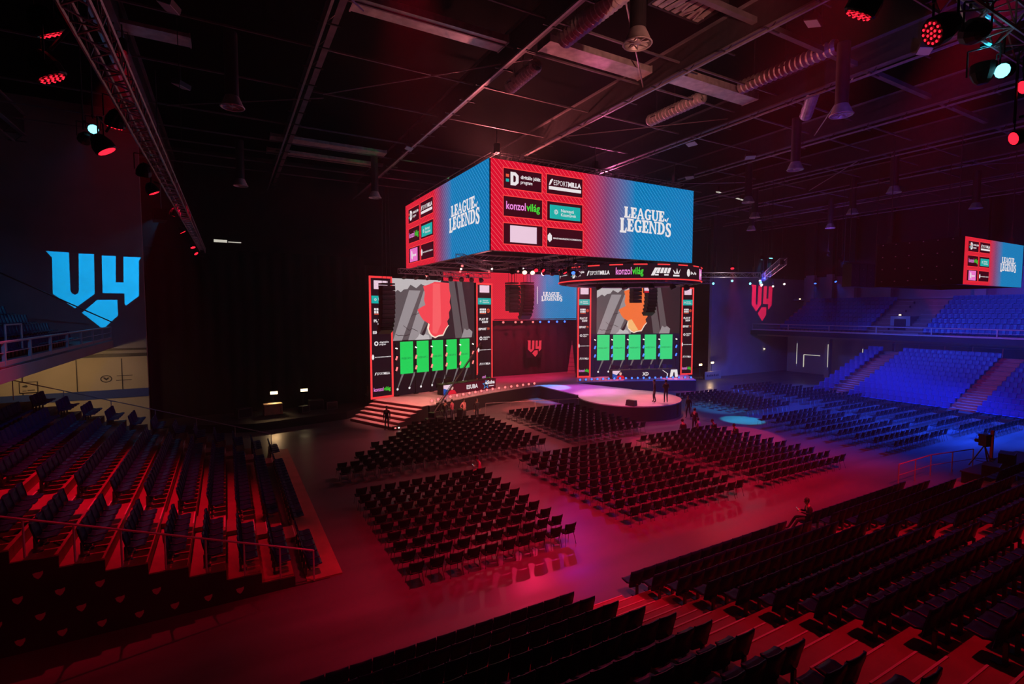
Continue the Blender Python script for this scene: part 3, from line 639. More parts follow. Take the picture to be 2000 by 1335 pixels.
# ================================================================== STAGE
CC = (30.25, 33.2); CR = 4.35
t = thing('stage', 'wide black-skirted stage with pale grey deck in front of the two big screens', 'stage', (0, 0, 0))
out = [(10.7, 43.7), (13.85, 38.0), (16.2, 39.3), (21.3, 41.4), (25.5, 42.6), (32.7, 42.6), (36.7, 41.4), (41.8, 39.3), (44.2, 38.0), (48.5, 43.7), (48.5, 51), (10.7, 51)]
b = MB(); b.prism(out, 0.0, 1.12, M_SKIRT); b.build('skirt', t)
b = MB(); b.prism(out, 1.12, 1.2, M_STAGE); b.build('deck', t)
t = thing('catwalk', 'low catwalk with a round end and pale glossy deck, reaching into the floor seats', 'catwalk', (0, 0, 0))
a0 = math.atan2(math.sqrt(CR ** 2 - 3.1 ** 2), -3.1); pts = [(27.1, 42.55), (27.1, CC[1] + 3.3)]
for k in range(41):
    a = a0 + (2 * PI - (2 * (a0 - PI / 2))) * k / 40
    pts.append((CC[0] + CR * math.cos(a), CC[1] + CR * math.sin(a)))
pts += [(33.6, CC[1] + 3.3), (31.3, 42.55)]
pts = [p for i, p in enumerate(pts) if i == 0 or (Vector(p) - Vector(pts[i - 1])).length > .05]
b = MB(); b.prism(pts, 0, 1.12, M_SKIRT); b.build('skirt', t)
b = MB(); b.prism(pts, 1.12, 1.205, M_STAGE); b.build('deck', t)
t = thing('stage_monitor', 'black wedge loudspeaker lying on the front rim of the round catwalk end', 'loudspeaker', (27.75, 30.15, 1.205), .3)
b = MB(); b.prism([(-.28, 0), (.28, 0), (.2, .42), (-.12, .42)], -.38, .38, M_BLACK, M=Matrix.Rotation(PI / 2, 4, 'X')); b.build('cabinet', t)
b = MB(); b.box((.26, 0, .2), (.02, .66, .34), M_DARKSTEEL); b.build('grille', t)
# wide stairs at the left end
t = thing('stage_stairs', 'wide pink-lit stage stairs with six steps at the left end of the stage', 'stairs', (0, 0, 0))
s0 = Vector((8.3, 40.9)); s1 = Vector((10.3, 36.3)); e0 = Vector((11.0, 43.0)); e1 = Vector((13.7, 38.1)); N = 6
for k in range(N):
    f0 = k / N; f1 = 1.0
    q = [s0.lerp(e0, f0), s1.lerp(e1, f0), s1.lerp(e1, (k + 1.12) / N), s0.lerp(e0, (k + 1.12) / N)]
    z = .2 * (k + 1); b = MB(); lo = [(p.x, p.y) for p in q]
    b.prism(lo, 0, z - .05, M_SKIRT); b.prism(lo, z - .05, z, M_STAIR)
    dn = (s0 - e0).normalized() * .012; b.prism([(q[0].x, q[0].y), (q[1].x, q[1].y), (q[1].x + dn.x, q[1].y + dn.y), (q[0].x + dn.x, q[0].y + dn.y)], z - .2, z - .05, M_RISER); b.build('step', t)
# low black platform left of the stage
t = thing('side_platform', 'low black platform left of the stairs, in front of the black curtain', 'platform', (0, 0, 0))
b = MB(); q = [(-4.8, 43.0), (1.6, 40.4), (8.2, 41.7), (10.6, 43.8), (10.6, 45.6), (-4.8, 45.6)]
b.prism(q, 0, .52, M_SKIRT); b.build('skirt', t); b = MB(); b.prism(q, .52, .6, M_PANEL); b.build('deck', t)
# black curtains
M_CURT2 = mat('glow_lightened_cloth', (0.035, 0.03, 0.035), 0.9, 0, 0.2, 2)  # lighter copy of the black cloth; the glow's brightness is put into its colour
def curtain(name, label, x0, x1, y, z0, z1, amp=.12, n=60, m_=None):
    b = MB(); vs = []; 
    for i in range(n + 1):
        x = x0 + (x1 - x0) * i / n; yy = amp * math.sin(i * 1.7) + .5 * amp * math.sin(i * 3.1)
        vs += [(x, yy, z0), (x, yy, z1)]
    for i in range(n + 1):
        x = x0 + (x1 - x0) * i / n; yy = amp * math.sin(i * 1.7) + .5 * amp * math.sin(i * 3.1) + .05
        vs += [(x, yy, z0), (x, yy, z1)]
    m = 2 * (n + 1); fs = []
    for i in range(n): fs += [(2 * i, 2 * i + 2, 2 * i + 3, 2 * i + 1), (m + 2 * i, m + 2 * i + 1, m + 2 * i + 3, m + 2 * i + 2), (2 * i + 1, 2 * i + 3, m + 2 * i + 3, m + 2 * i + 1)]
    b.add(vs, fs, m_ or M_CURT); o = b.build(name, loc=(0, y, 0), smooth=True); return tag(o, label, 'curtain')
curtain('stage_curtain', 'tall black curtain left of the stage behind the two floodlights', -5.1, 10.9, 46.2, 0.0, 13.4)
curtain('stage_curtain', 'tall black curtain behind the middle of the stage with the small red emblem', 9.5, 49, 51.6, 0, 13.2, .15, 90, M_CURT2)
t = thing('hanging_gap_light', 'narrow pale lit gap above the black curtain at left', 'light gap', (.2, 46.0, 14.1))
b = MB(); b.box((0, 0.1, 0), (1.9, .1, .28), M_DARKSTEEL); b.build('frame', t)
b = MB(); b.box((-.42, .02, 0), (.9, .06, .2), E_TUBE_EDGE); b.box((.55, .02, -.04), (.9, .06, .06), E_TUBE_EDGE); b.build('tube', t)

# ------------------------------------------------------------------ sponsor towers and side screens
def tower(loc, rz, wd, hg, items, label, side):
    t = thing('screen_tower', label, 'led tower', loc, rz, None)
    b = MB(); b.box((wd / 2, .2, hg / 2), (wd, .36, hg), M_LEDOFF); b.build('cabinet', t)
    p = Pic(); p.rect(0, 0, wd, hg, E_DARK, .0); p.build('display', t)
    p = Pic(); p.frame(0, 0, wd, hg, .18, E_RED, .03); p.build('light_border', t)
    k = wd / 2.2
    def X(a): return a * k
    for nm, zc in items:
        q = Pic(); z = zc
        if nm == 'pale': q.rect(X(.45), z - .36, X(1.75), z + .36, E_PK, .03)
        if nm == 'teal': mk_teal(q, X(.22), z - .32, X(1.98), z + .32, .03)
        if nm == 'block':
            for r_ in range(2):
                for c_ in range(4): q.rect(X(.45 + c_ * .22), z - .22 + r_ * .24, X(.62 + c_ * .22), z - .02 + r_ * .24, E_W, .03)
            q.rect(X(.45), z - .32, X(1.3), z - .26, E_ORG, .03); q.disc(X(1.6), z, X(.22), E_ORG, .03, 12); q.disc(X(1.6), z, X(.14), E_DARK, .035, 12); q.poly([(X(1.5), z + .1), (X(1.56), z + .14), (X(1.7), z - .1), (X(1.64), z - .14)], E_ORG, .04)
        if nm == 'play': q.text('PLAY IT', X(.4), z + .02, X(1.6), z + .26, E_W, .03, .05); q.text('SHOW', X(.75), z - .26, X(1.6), z - .03, E_W, .03, .05)
        if nm == 'esportx': q.text('ESPORT', X(.3), z - .12, X(1.35), z + .12, E_W, .03, .04); q.text('TV', X(1.45), z - .12, X(1.8), z + .12, E_ORG, .03, .04)
        if nm == 'coin': q.disc(X(.6), z, X(.2), E_W, .03, 12); q.disc(X(.6), z, X(.1), E_DARK, .035, 8); q.text('digitális', X(.9), z, X(1.8), z + .18, E_W, .03, .02); q.text('program', X(.9), z - .2, X(1.5), z - .04, E_W, .03, .02)
        if nm == 'magyar': mk_magyar(q, X(.16), z - .25, X(2.0), z + .25, .03)
        if nm == 'milla': mk_esport(q, X(.4), z - .14, X(1.85), z + .14, .03, bar=False)
        if nm == 'konzol': mk_konzol(q, X(.3), z - .22, X(1.9), z + .22, .03)
        q.build('sponsor_mark', t)
IT = [('pale', 9.75), ('teal', 8.5), ('block', 7.55), ('play', 6.55), ('esportx', 5.7), ('coin', 4.75), ('magyar', 3.6), ('milla', 2.15), ('konzol', .75)]
IT = [(a, z * 10.3 / 10.4) for a, z in IT]
LA = math.atan2(3.5, 13.5); RA = math.atan2(-4.4, 13.4)
def on(a, ang, u, d=0): return (a[0] + math.cos(ang) * u + math.sin(ang) * d, a[1] + math.sin(ang) * u - math.cos(ang) * d)
LP = (10.4, 42.9); RP = (34.1, 45.8)
tower((*LP, 1.2), LA, 2.2, 10.4, IT, 'leftmost tall screen tower with red light border, half behind black speakers', 0)
tower((*on(LP, LA, 11.6), 1.2), LA, 2.15, 10.25, IT, 'tall screen tower with red border on the right of the left big screen', 1)
tower((*on(RP, RA, -.05), 1.2), RA, 1.6, 10.15, IT, 'tall screen tower with red border on the left of the right big screen', 2)
tower((*on(RP, RA, 12.55), 1.2), RA, 1.55, 10.15, IT, 'rightmost tall screen tower with red light border', 3)

def bigscreen(base, ang, u0, u1, s, label, right):
    t = thing('big_screen', label, 'led screen', (*on(base, ang, u0, -.25), 1.2), ang)
    W = u1 - u0; o = -u0; H = 10.3
    def P(pts): return [(x + o, z - 1.2) for x, z in pts]
    b = MB(); b.box((W / 2, .2, H / 2), (W, .3, H), M_LEDOFF); b.build('cabinet', t)
    p = Pic(); p.rect(0, 0, W, H, E_G3, .0)
    top = 11.5; lo = 6.05
    # grey rock map with slanting beams across it
    p.poly(P([(2.3, 6.1), (5.0, 6.1), (7.2, 9.3), (7.6, 11.5), (2.3, 11.5)]), E_G2, .01)
    for (xa, wd, m) in [(2.35, .9, E_G1), (3.9, 1.0, E_G1), (5.5, .9, E_G1)]:
        p.poly(P([(xa, lo), (xa + wd, lo), (xa + wd + 2.0, top - 1.0), (xa + 1.7, top - 1.0)]), m, .014)
    for (xa, wd) in [(8.6, .6), (9.6, .5)]:
        p.poly(P([(xa + .6, lo), (xa + wd + .9, lo), (xa + wd - .1, top), (xa - .2, top)]), E_G2, .014)
    p.poly(P([(2.3, 10.1), (2.9, 10.5), (3.2, 10.3), (3.5, 10.55), (3.9, 10.6), (4.2, 11.0), (4.8, 10.7), (5.3, 11.1), (5.9, 10.9), (6.4, 11.2), (7.4, 10.9), (7.5, 11.5), (2.3, 11.5)]), em('led_grey_pale', (196, 188, 190)), .02)
    p.poly(P([(9.9, lo), (11.2, lo), (11.3, 6.6), (10.9, 6.9), (10.6, 6.75), (10.3, 6.95), (10.1, 6.5)]), E_G1, .02)
    p.poly(P([(4.6, lo), (6.2, lo), (6.1, 6.4), (5.7, 6.55), (5.5, 6.4), (5.1, 6.6), (4.9, 6.3)]), em('led_grey_pale', (196, 188, 190)), .022)
    random.seed(3)
    for k in range(5):
        x = 2.6 + k * .8; z = 6.6 + k * .75
        q = [(x, z)]
        for j in range(5): q.append((q[-1][0] + .3, q[-1][1] + random.uniform(-.25, .25)))
        for a_, c_ in zip(q, q[1:]): p.poly(P([a_, (a_[0], a_[1] + .05), (c_[0], c_[1] + .05), c_]), E_G3, .03)
    p.build('display', t)
    # the glowing country outline
    mp = [(5.53, 10.9), (6.2, 11.1), (6.8, 11.35), (8.45, 11.3), (8.5, 10.6), (8.62, 10.1), (8.5, 9.5), (8.66, 8.94), (8.4, 8.5), (8.45, 8.0), (8.2, 7.7), (8.3, 7.3), (8.0, 7.0), (7.67, 6.45), (7.2, 6.4), (6.81, 6.26), (6.5, 6.4), (6.3, 6.6), (6.1, 7.0), (6.2, 7.45), (5.9, 7.6), (5.5, 7.83), (5.2, 8.2), (4.89, 8.77), (5.3, 9.0), (5.75, 9.2), (5.6, 9.7), (5.7, 10.3)]
    q = Pic()
    gl = [(8.42, 7.3), (8.12, 6.95), (7.75, 6.32), (7.2, 6.27), (6.81, 6.12), (6.4, 6.3), (6.1, 6.6), (5.92, 7.1), (6.05, 7.6), (6.5, 7.6), (6.9, 6.9), (7.6, 6.8), (8.0, 7.4)]
    q.poly(P(gl), E_GLOW, .03); q.poly(P(mp if not right else mp), E_OR if right else E_ORED, .04)
    if right: q.poly(P([(6.1, 6.7), (6.5, 6.45), (6.85, 6.3), (7.3, 6.5), (6.9, 7.1), (6.5, 7.7), (6.1, 7.6)]), em('led_hot_core', (255, 190, 120)), .05)
    else:
        q.poly(P([(6.5, 6.6), (7.0, 6.5), (7.5, 7.5), (7.4, 11.2), (6.6, 11.2)]), em('led_map_red_pale', (255, 98, 104)), .045)
    q.build('glowing_map', t)
    # lower dark band with five green cards
    q = Pic(); q.rect(0, 0, W, 4.85, E_DARK if not right else em('led_navy', (22, 16, 50), sample=False), .05); q.build('lower_band', t)
    xs = [(3.03, 4.36), (4.74, 6.04), (6.42, 7.68), (8.07, 9.3), (9.67, 10.88)] if not right else [(2.37, 3.85), (4.27, 5.72), (6.17, 7.62), (8.12, 9.57), (10.06, 11.6)]
    for ci, (a_, c_) in enumerate(xs):
        q = Pic(); q.rect(a_ + o, 1.87, c_ + o, 4.74, E_TILE if not right else E_TILE2, .06)
        q.text('WEBCAM %d' % (ci + 1), a_ + o + .12, 3.15, c_ + o - .15, 3.35, E_TTXT, .07, 0); q.build('green_card', t)
    q = Pic()
    for k in range(7):
        x = (2.72 + k * 1.22) + o + (0 if not right else -.2)
        q.poly([(x - .03, .62), (x + .05, .62), (x + .62 + .1, 1.95), (x + .62 - .14, 1.95)], E_BEAM, .055)
        q.disc(x, .56, .11, E_W, .06, 8)
    q.build('painted_beams', t)
    return t
bigscreen(LP, LA, 2.25, 11.55, 1, 'big left screen with a red map outline above five green cards', False)
bigscreen(RP, RA, 1.6, 12.5, 1, 'big right screen with an orange map outline above five pale green cards', True)
# small lamps on thin black poles between the cards
for side, (base, ang, us, lens, l2, nm) in enumerate([(LP, LA, [2.5, 4.5, 6.2, 7.87, 9.5, 11.1], E_LRP, E_W, 'left'), (RP, RA, [2.02, 4.05, 5.95, 7.87, 9.8, 11.95], E_LB, E_LB, 'right')]):
    for k, u in enumerate(us):
        x, y = on(base, ang, u, -.08)
        t = thing('lamp_pole', 'thin black pole with three small lamps, %s from the left before the %s screen' % (ORD[k + 1], nm), 'light pole', (x, y, 1.2), ang, 'lamp poles before the %s screen' % nm)
        b = MB(); b.tube((0, 0, 0), (0, 0, 4.6), .035, M_BLACK, 5); b.box((0, 0, .03), (.4, .4, .06), M_BLACK); b.build('pole', t)
        for z, ll, dx in ((4.2, E_LW, .0), (3.35, lens, .05), (2.4, lens, .03)):
            M = Matrix.Translation((0, -.12, z)) @ Matrix.Rotation(.35, 4, 'Y')
            b = MB(); b.box((0, .02, 0), (.2, .12, .36 if z < 4 else .2), M_BLACK, M=M)
            b.box((0, -.05, 0), (.15 if z < 4 else .2, .03, .34 if z < 4 else .1), ll, M=M); b.build('lamp_head', t)

# center screen
t = thing('centre_screen', 'red and blue screen high behind the stage with white game title', 'led screen', (20, 50.4, 7.58))
b = MB(); b.box((10.5, .25, 2.8), (21, .4, 5.6), M_LEDOFF); b.build('cabinet', t)
b = MB(); b.box((.4, .7, -3.2), (.5, .5, 8.7), M_BLACK); b.box((20.6, .7, -3.2), (.5, .5, 8.7), M_BLACK); b.box((10.5, .7, -.1), (20.4, .3, .3), M_BLACK); b.build('support_frame', t)
p = Pic(); p.rect(0, 0, 21, 5.6, hatch_mat('centre_wall_picture', 9.8, 13.0, 4.0), .0); p.build('display', t)
p = Pic(); title(p, 12.2, 2.25, 3.0); p.build('title_logo', t)
p = Pic(); p.rect(11.62, 1.9, 11.7, 3.9, E_W, .03); p.build('divider_line', t)
p = Pic(); p.text('FUTURE', 9.4, 3.45, 11.0, 3.8, E_W, .03, .05); p.text('SPORTS', 9.4, 3.05, 11.0, 3.4, E_W, .03, .05); p.text('FESTIVAL', 9.6, 2.8, 11.0, 2.95, E_W, .03, 0); p.rect(9.9, 2.52, 10.35, 2.7, E_PK, .03); p.rect(10.45, 2.52, 11.0, 2.7, E_PK, .03); p.rect(9.9, 2.18, 11.0, 2.42, E_PK, .03); p.build('event_lettering', t)
# small glowing emblem on the black cloth
LV = [(-10.36, 12.66), (-9.17, 12.62), (-9.2, 10.04), (-9.12, 9.87), (-8.97, 9.77), (-8.81, 9.87), (-8.75, 10.05), (-8.66, 12.58), (-7.84, 12.58), (-7.91, 9.84), (-9.01, 8.85), (-10.12, 9.81), (-10.06, 12.24)]
L4 = [(-7.42, 12.51), (-6.64, 12.51), (-6.71, 10.68), (-6.27, 10.68), (-6.21, 12.5), (-5.19, 12.49), (-5.33, 12.25), (-5.42, 9.74), (-6.2, 9.04), (-6.27, 9.18), (-6.25, 9.9), (-7.47, 9.91)]
L5 = [(-7.79, 9.44), (-6.67, 9.45), (-6.67, 8.35), (-7.55, 7.4), (-8.65, 8.54)]
def emb(loop, x0, z0, W, H): return [(x0 + (x + 10.36) / 5.17 * W, z0 + (z - 7.4) / 5.26 * H) for x, z in loop]
t = thing('glowing_emblem', 'small glowing red shield emblem on the black cloth behind the stage', 'emblem', (30.25, 50.3, 3.3))
b = MB(); b.box((1.0, .12, .95), (2.2, .06, 2.1), M_BLACK); b.tube((.1, .12, 2.0), (.1, .3, 4.4), .02, M_BLACK, 4); b.tube((1.9, .12, 2.0), (1.9, .3, 4.4), .02, M_BLACK, 4); b.build('backing_board', t)
for lp in (LV, L4, L5):
    p = Pic(); p.poly(emb(lp, 0, 0, 2.0, 1.95), E_NEON, .0); p.build('emblem_shape', t)
# row of round lamps below the centre screen
rx = [26.57, 28.12, 28.92, 30.4, 31.37, 32.56, 33.71, 34.8]
for i, x in enumerate(rx):
    lamp((x, 49.3, 7.4), (-.35, -1, -.0), .26, E_LRP if i < 4 else E_LB, 'round lamp in the row below the centre screen, %s from the left' % ORD[i + 1], group='lamps below the centre screen', hold=(x, 49.45, 7.72))
b = MB(); b.tube((25.5, 49.45, 7.72), (36.5, 49.45, 7.72), .05, M_DARKSTEEL, 6); tag(b.build('lamp_bar'), 'thin black bar holding the row of lamps below the centre screen', 'bar')
# pale tapered tower
t = thing('tapered_tower', 'slim pale tapered tower beside the second screen tower at the back', 'tower', (36.1, 49.6, 1.2))
b = MB(); b.lathe([(.66, 0), (.12, 3.3), (.001, 3.4)], mat('sail_cloth', (.5, .42, .38), .8), 4); b.build('cloth', t)
b = MB(); b.tube((0, 0, 3.3), (0, 0, 3.9), .03, M_TRUSS, 5); b.build('mast', t)
b = MB()
for k in range(6): b.lathe([(.64 - .09 * k, .3 + k * .5), (.64 - .09 * k, .34 + k * .5)], M_DARKSTEEL, 4)
b.build('hoop', t)

# player desks with screen fronts
def desk(base, ang, u0, u1, d, label, right):
    x, y = on(base, ang, u0, d); t = thing('player_desk', label, 'desk', (x, y, 1.2), ang)
    W = u1 - u0; b = MB(); b.box((W / 2, .45, .45), (W, .8, .9), M_BLACK); b.build('body', t)
    b = MB(); b.box((W / 2, .45, .93), (W + .1, .95, .05), M_BLACK); b.build('desk_top', t)
    p = Pic(); p.rect(0, .02, W, .9, em('led_desk_left', (82, 14, 30)) if not right else em('led_desk_right', (30, 20, 48)), .0); p.build('display', t)
    q = Pic()   # portrait picture: flag coloured wedge with a head and shoulders
    q.poly([(.05, .9), (1.0, .9), (.55, .45), (.05, .3)], E_PK, .01); q.poly([(.05, .62), (.5, .45), (.9, .1), (.3, .02), (.05, .02)], E_FLAGB, .012)
    q.poly([(.5, .02), (.62, .32), (.95, .42), (1.3, .34), (1.5, .02)], E_FLAGR, .014); q.disc(.98, .6, .15, E_FACE, .016, 12, .2); q.poly([(.82, .66), (.86, .82), (1.1, .82), (1.14, .66), (1.0, .74)], E_DARK, .018); q.build('portrait', t)
    q = Pic()
    if not right:
        q.text('ESUBA', 2.65, .28, 4.0, .68, E_W, .01, .03); q.build('team_name', t)
        q = Pic(); st = []
        for k in range(10):
            r_ = .48 if k % 2 == 0 else .2; a = PI / 2 + k * PI / 5; st.append((5.0 + r_ * math.cos(a), .48 + r_ * math.sin(a)))
        q.poly(st, E_STARB, .01); st2 = [(5.0 + (x_ - 5) * .7, .48 + (z_ - .48) * .7) for x_, z_ in st]; q.poly(st2, E_DARK, .012)
        q.text('eSuba', 4.9, .5, 6.1, .86, E_W, .02, .04); q.rect(5.35, .28, 6.0, .36, E_W, .02); q.build('team_badge', t)
    else:
        q.text('XD', 3.55, .3, 4.3, .68, E_W, .01, .03); q.build('team_name', t)
        q = Pic(); q.poly([(5.9, .88), (6.0, .88), (6.65, .45), (6.55, .05), (6.45, .05), (6.53, .44)], E_W, .01); q.build('chevron', t)
        q = Pic(); q.poly([(6.85, .06), (6.98, .9), (7.75, .9), (7.85, .06), (7.5, .06), (7.42, .6), (7.3, .6), (7.2, .06)], E_W, .01); q.build('team_badge', t)
    # monitors and chairs on and behind the desk
    n = 5
    for k in range(n):
        px, py = on((x, y), ang, (k + .5) * W / n, -.35)
        m = thing('player_monitor', 'black gaming monitor seen from behind, %s from the left on the %s player desk' % (ORD[k + 1], 'right' if right else 'left'), 'monitor', (px, py, 2.16), ang, 'monitors on the %s desk' % ('right' if right else 'left'))
        b = MB(); b.box((0, 0, .3), (.55, .04, .33), M_BLACK); b.build('casing', m)
        b = MB(); b.box((0, .05, .08), (.05, .05, .2), M_BLACK); b.box((0, .05, 0), (.25, .18, .02), M_BLACK); b.build('stand', m)
        px, py = on((x, y), ang, (k + .5) * W / n, -1.25)
        m = thing('gaming_chair', 'black high-backed gaming chair, %s from the left behind the %s player desk' % (ORD[k + 1], 'right' if right else 'left'), 'chair', (px, py, 1.2), ang, 'gaming chairs behind the %s desk' % ('right' if right else 'left'))
        b = MB(); b.box((0, .28, .95), (.5, .1, .85), M_BLACK, M=Matrix.Rotation(-.08, 4, 'X')); b.build('backrest', m)
        b = MB(); b.box((0, 0, .48), (.52, .5, .1), M_BLACK); b.build('seat', m)
        b = MB(); b.tube((0, 0, .1), (0, 0, .45), .04, M_CHROME, 6)
        for j in range(5): b.tube((0, 0, .1), (.3 * math.cos(j * 1.257), .3 * math.sin(j * 1.257), .04), .025, M_BLACK, 4)
        b.build('base', m)
desk(LP, LA, 5.6, 11.85, 2.6, 'long left player desk with a screen front reading ESUBA', False)
desk(RP, RA, 3.3, 11.1, 2.0, 'long right player desk with a screen front reading XD', True)

# round lamps along the stage edge
def edge(pts, n, lens, label, grp, off=0):
    d = [0]
    for a_, c_ in zip(pts, pts[1:]): d.append(d[-1] + math.dist(a_, c_))
    for i in range(n):
        s_ = d[-1] * i / (n - 1)
        for j in range(len(pts) - 1):
            if s_ <= d[j + 1] + 1e-6: break
        f = (s_ - d[j]) / (d[j + 1] - d[j]); x = pts[j][0] + (pts[j + 1][0] - pts[j][0]) * f; y = pts[j][1] + (pts[j + 1][1] - pts[j][1]) * f
        lamp((x, y, 1.42), (-.35, -1, .12), .24, lens, label % ORD[i + 1], group=grp, yoke='floor')
edge([(14.3, 38.75), (16.2, 39.75), (21.3, 41.8), (26.7, 43.0)], 18, E_LRP, 'round pink lamp on the left stage edge, %s from the stairs', 'lamps along the left stage edge')
edge([(32.3, 42.9), (36.7, 41.8), (41.8, 39.7), (44.0, 38.5)], 20, E_LB, 'small round lamp on the right stage edge, %s from the catwalk', 'lamps along the right stage edge')

# ================================================================== HANGING SCREENS (four-sided)
X0, Y0_, X1, Y1_, ZB, HC = 14.14, 27.94, 31.75, 44.45, 12.38, 5.52
t = thing('hanging_screen_cube', 'huge four-sided block of screens hanging over the floor, red to blue with sponsor marks', 'led screen', (X0, Y0_, ZB))
WX = X1 - X0; WY = Y1_ - Y0_
f1 = bpy.data.objects.new('front_face', None); 
def subroot(name, loc, rz, W, H, label):
    b = MB(); b.box((W / 2, .2, H / 2), (W, .32, H), M_LEDOFF); o = b.build(name, t, label=label); o.location = loc; o.rotation_euler = (0, 0, rz); return o
bpy.data.objects.remove(f1)
fa = subroot('screen_face', (.06, 0, 0), 0, WX - .06, HC, 'face turned to the near stand'); sponsor_wall(fa, WX - .06, HC, 1.0, False, hatch_mat('front_wall_picture', 6.9, 11.6, 3.0))
fb = subroot('screen_face', (0, WY, 0), -PI / 2, WY - .06, HC, 'face turned to the left stand'); sponsor_wall(fb, WY - .06, HC, 1.0, True, hatch_mat('side_wall_picture', 6.9, 10.6, 3.0))
b = MB(); b.box((WX / 2, WY - .2, HC / 2), (WX, .32, HC), M_LEDOFF); b.box((WX - .2, WY / 2, HC / 2), (.32, WY - .7, HC), M_LEDOFF); b.build('rear_cabinets', t)
b = MB()
for z in (.25, HC + .12):
    for (a_, c_) in (((.6, .6), (WX - .6, .6)), ((.6, WY - .6), (WX - .6, WY - .6)), ((.6, .6), (.6, WY - .6)), ((WX - .6, .6), (WX - .6, WY - .6)), ((WX / 2, .6), (WX / 2, WY - .6)), ((.6, WY / 2), (WX - .6, WY / 2))):
        A_ = Vector((*a_, z)); D_ = Vector((*c_, z)) - A_; sd = Vector((-D_.y, D_.x, 0)).normalized() * .22
        for s_ in (sd, -sd):
            b.tube(A_ + s_, A_ + D_ + s_, .035, M_TRUSS, 4); b.tube(A_ + s_ + Vector((0, 0, .42)), A_ + D_ + s_ + Vector((0, 0, .42)), .035, M_TRUSS, 4)
        n = int(D_.length / .6)
        for k in range(n):
            p0 = A_ + D_ * (k / n); p1 = A_ + D_ * ((k + 1) / n)
            s_ = sd if k % 2 else -sd
            b.tube(p0 + s_, p1 + s_ + Vector((0, 0, .42)), .016, M_TRUSS, 3, cap=False); b.tube(p0 + s_, p1 - s_, .016, M_TRUSS, 3, cap=False)
b.build('truss_frame', t)
b = MB()
for x in (1, WX / 2, WX - 1):
    for y in (1, WY / 2, WY - 1):
        b.box((x, y, HC + .95), (.3, .3, .6), M_BLACK); b.tube((x, y, HC + 1.2), (x, y, 20.1 - ZB), .03, M_DARKSTEEL, 4)
b.build('chain_hoist', t)
b = MB()
for k in range(36):
    x = .8 + k * (WX - 1.6) / 35; b.tube((x, .35, HC + .1), (x + .12, .3, HC + .55 + .1 * math.sin(k * 2.3)), .02, M_DARKSTEEL, 3, cap=False)
b.build('cable_loops', t)
# moving heads under the hanging screens
mh = [(17.3, .0), (18.3, 1), (18.95, 1), (19.9, 0), (20.7, 0), (21.5, 0), (22.3, 0), (23.0, 0)]
for i, (x, lit) in enumerate(mh):
    lamp((x, 30.8, 11.35), (-.5 + .13 * i, -.8, -.55), .36, E_LHOT if lit else M_LOFF, 'black moving head under the front of the hanging screens, %s from left%s' % (ORD[i + 1], ', glowing' if lit else ''), group='moving heads under the hanging screens', name='moving_head', hold=11.78)
for i in range(8):
    x = 12.7 + i * 1.12; lamp((x, 40.55 + i * .245, 11.35), (.3 * math.sin(i), -.6, -.8), .38, M_LOFF, 'dark moving head hanging over the left screen, %s from the left' % ORD[i + 1], group='dark lamps over the left screen', name='moving_head', hold=11.8)
pts_b = [(38.2, 33.0), (39.6, 32.3), (41.2, 31.5), (42.7, 30.7), (41.8, 29.0), (43.4, 30.2), (45.6, 31.5), (47.1, 32.6), (48.4, 33.6), (46.2, 29.6), (49.6, 33.0)]
for i, (x, y) in enumerate(pts_b):
    lamp((x, y, 11.2 + .25 * (i % 3 == 2)), (-.6, -.8, -.25), .22, E_LC if i < 5 else E_LW, 'small glinting lamp under the pale trusses right of the banner, %s from the left' % ORD[i + 1], group='small lamps right of the banner', hold=11.95)
for i in range(7):
    x = 15.4 + i * 1.05; lamp((x, 35.0 + (i * 37 % 5) * 1.3, 12.0), (-.3, -.8, -.5), .2, E_LRP if i % 2 == 0 else E_LW, 'tiny lamp in the dark under the left face of the hanging screens, %s from left' % ORD[i + 1], group='tiny lamps under the hanging screens', hold=12.62)

# ------------------------------------------------------------------ round banner
RC = (29.9, 33.1); RR = 5.85; RZ0, RZ1 = 10.95, 12.15
t = thing('round_banner', 'round black screen banner with red edge lines and sponsor marks above the catwalk', 'led banner', (RC[0], RC[1], 0))
b = MB(); n = 72
for rr, fl in ((RR, 0), (RR - .22, 1)):
    vs = []; fs = []
    for i in range(n):
        a = 2 * PI * i / n; vs += [(rr * math.cos(a), rr * math.sin(a), RZ0), (rr * math.cos(a), rr * math.sin(a), RZ1)]
    for i in range(n):
        j = (i + 1) % n; f = (2 * i, 2 * j, 2 * j + 1, 2 * i + 1); fs.append(f if not fl else f[::-1])
    b.add(vs, fs, E_DARK if not fl else M_LEDOFF)
b.build('banner_wall', t, True)
b = MB(); b.ring((0, 0, RZ0), RR - .08, .06, M_BLACK, 72, 4); b.ring((0, 0, RZ1), RR - .08, .06, M_BLACK, 72, 4)
for R_, z in ((5.2, 10.85), (4.3, 10.85), (4.75, 11.3)): b.ring((0, 0, z), R_, .04, M_TRUSS, 60, 4)
for i in range(60):
    a = 2 * PI * i / 60; c_ = 2 * PI * (i + 1) / 60
    b.tube((5.2 * math.cos(a), 5.2 * math.sin(a), 10.85), (4.3 * math.cos(c_), 4.3 * math.sin(c_), 10.85), .018, M_TRUSS, 3, cap=False)
    if i % 6 == 0: b.tube((5.75 * math.cos(a), 5.75 * math.sin(a), 11), (4.3 * math.cos(a), 4.3 * math.sin(a), 10.85), .03, M_TRUSS, 4)
b.build('ring_truss', t)
b = MB(); b.ring((0, 0, RZ0 + .07), RR + .03, .055, E_RED, 90, 5); b.build('lower_light_line', t, label='continuous red light line')
va = math.atan2(-RC[1], -RC[0])      # towards the camera
b = MB()
for k in range(20):
    a = va + (k - 9.5) * .3; b.ring((0, 0, RZ1 - .06), RR + .03, .05, E_RED, 8, 5, a - .085, a + .085)
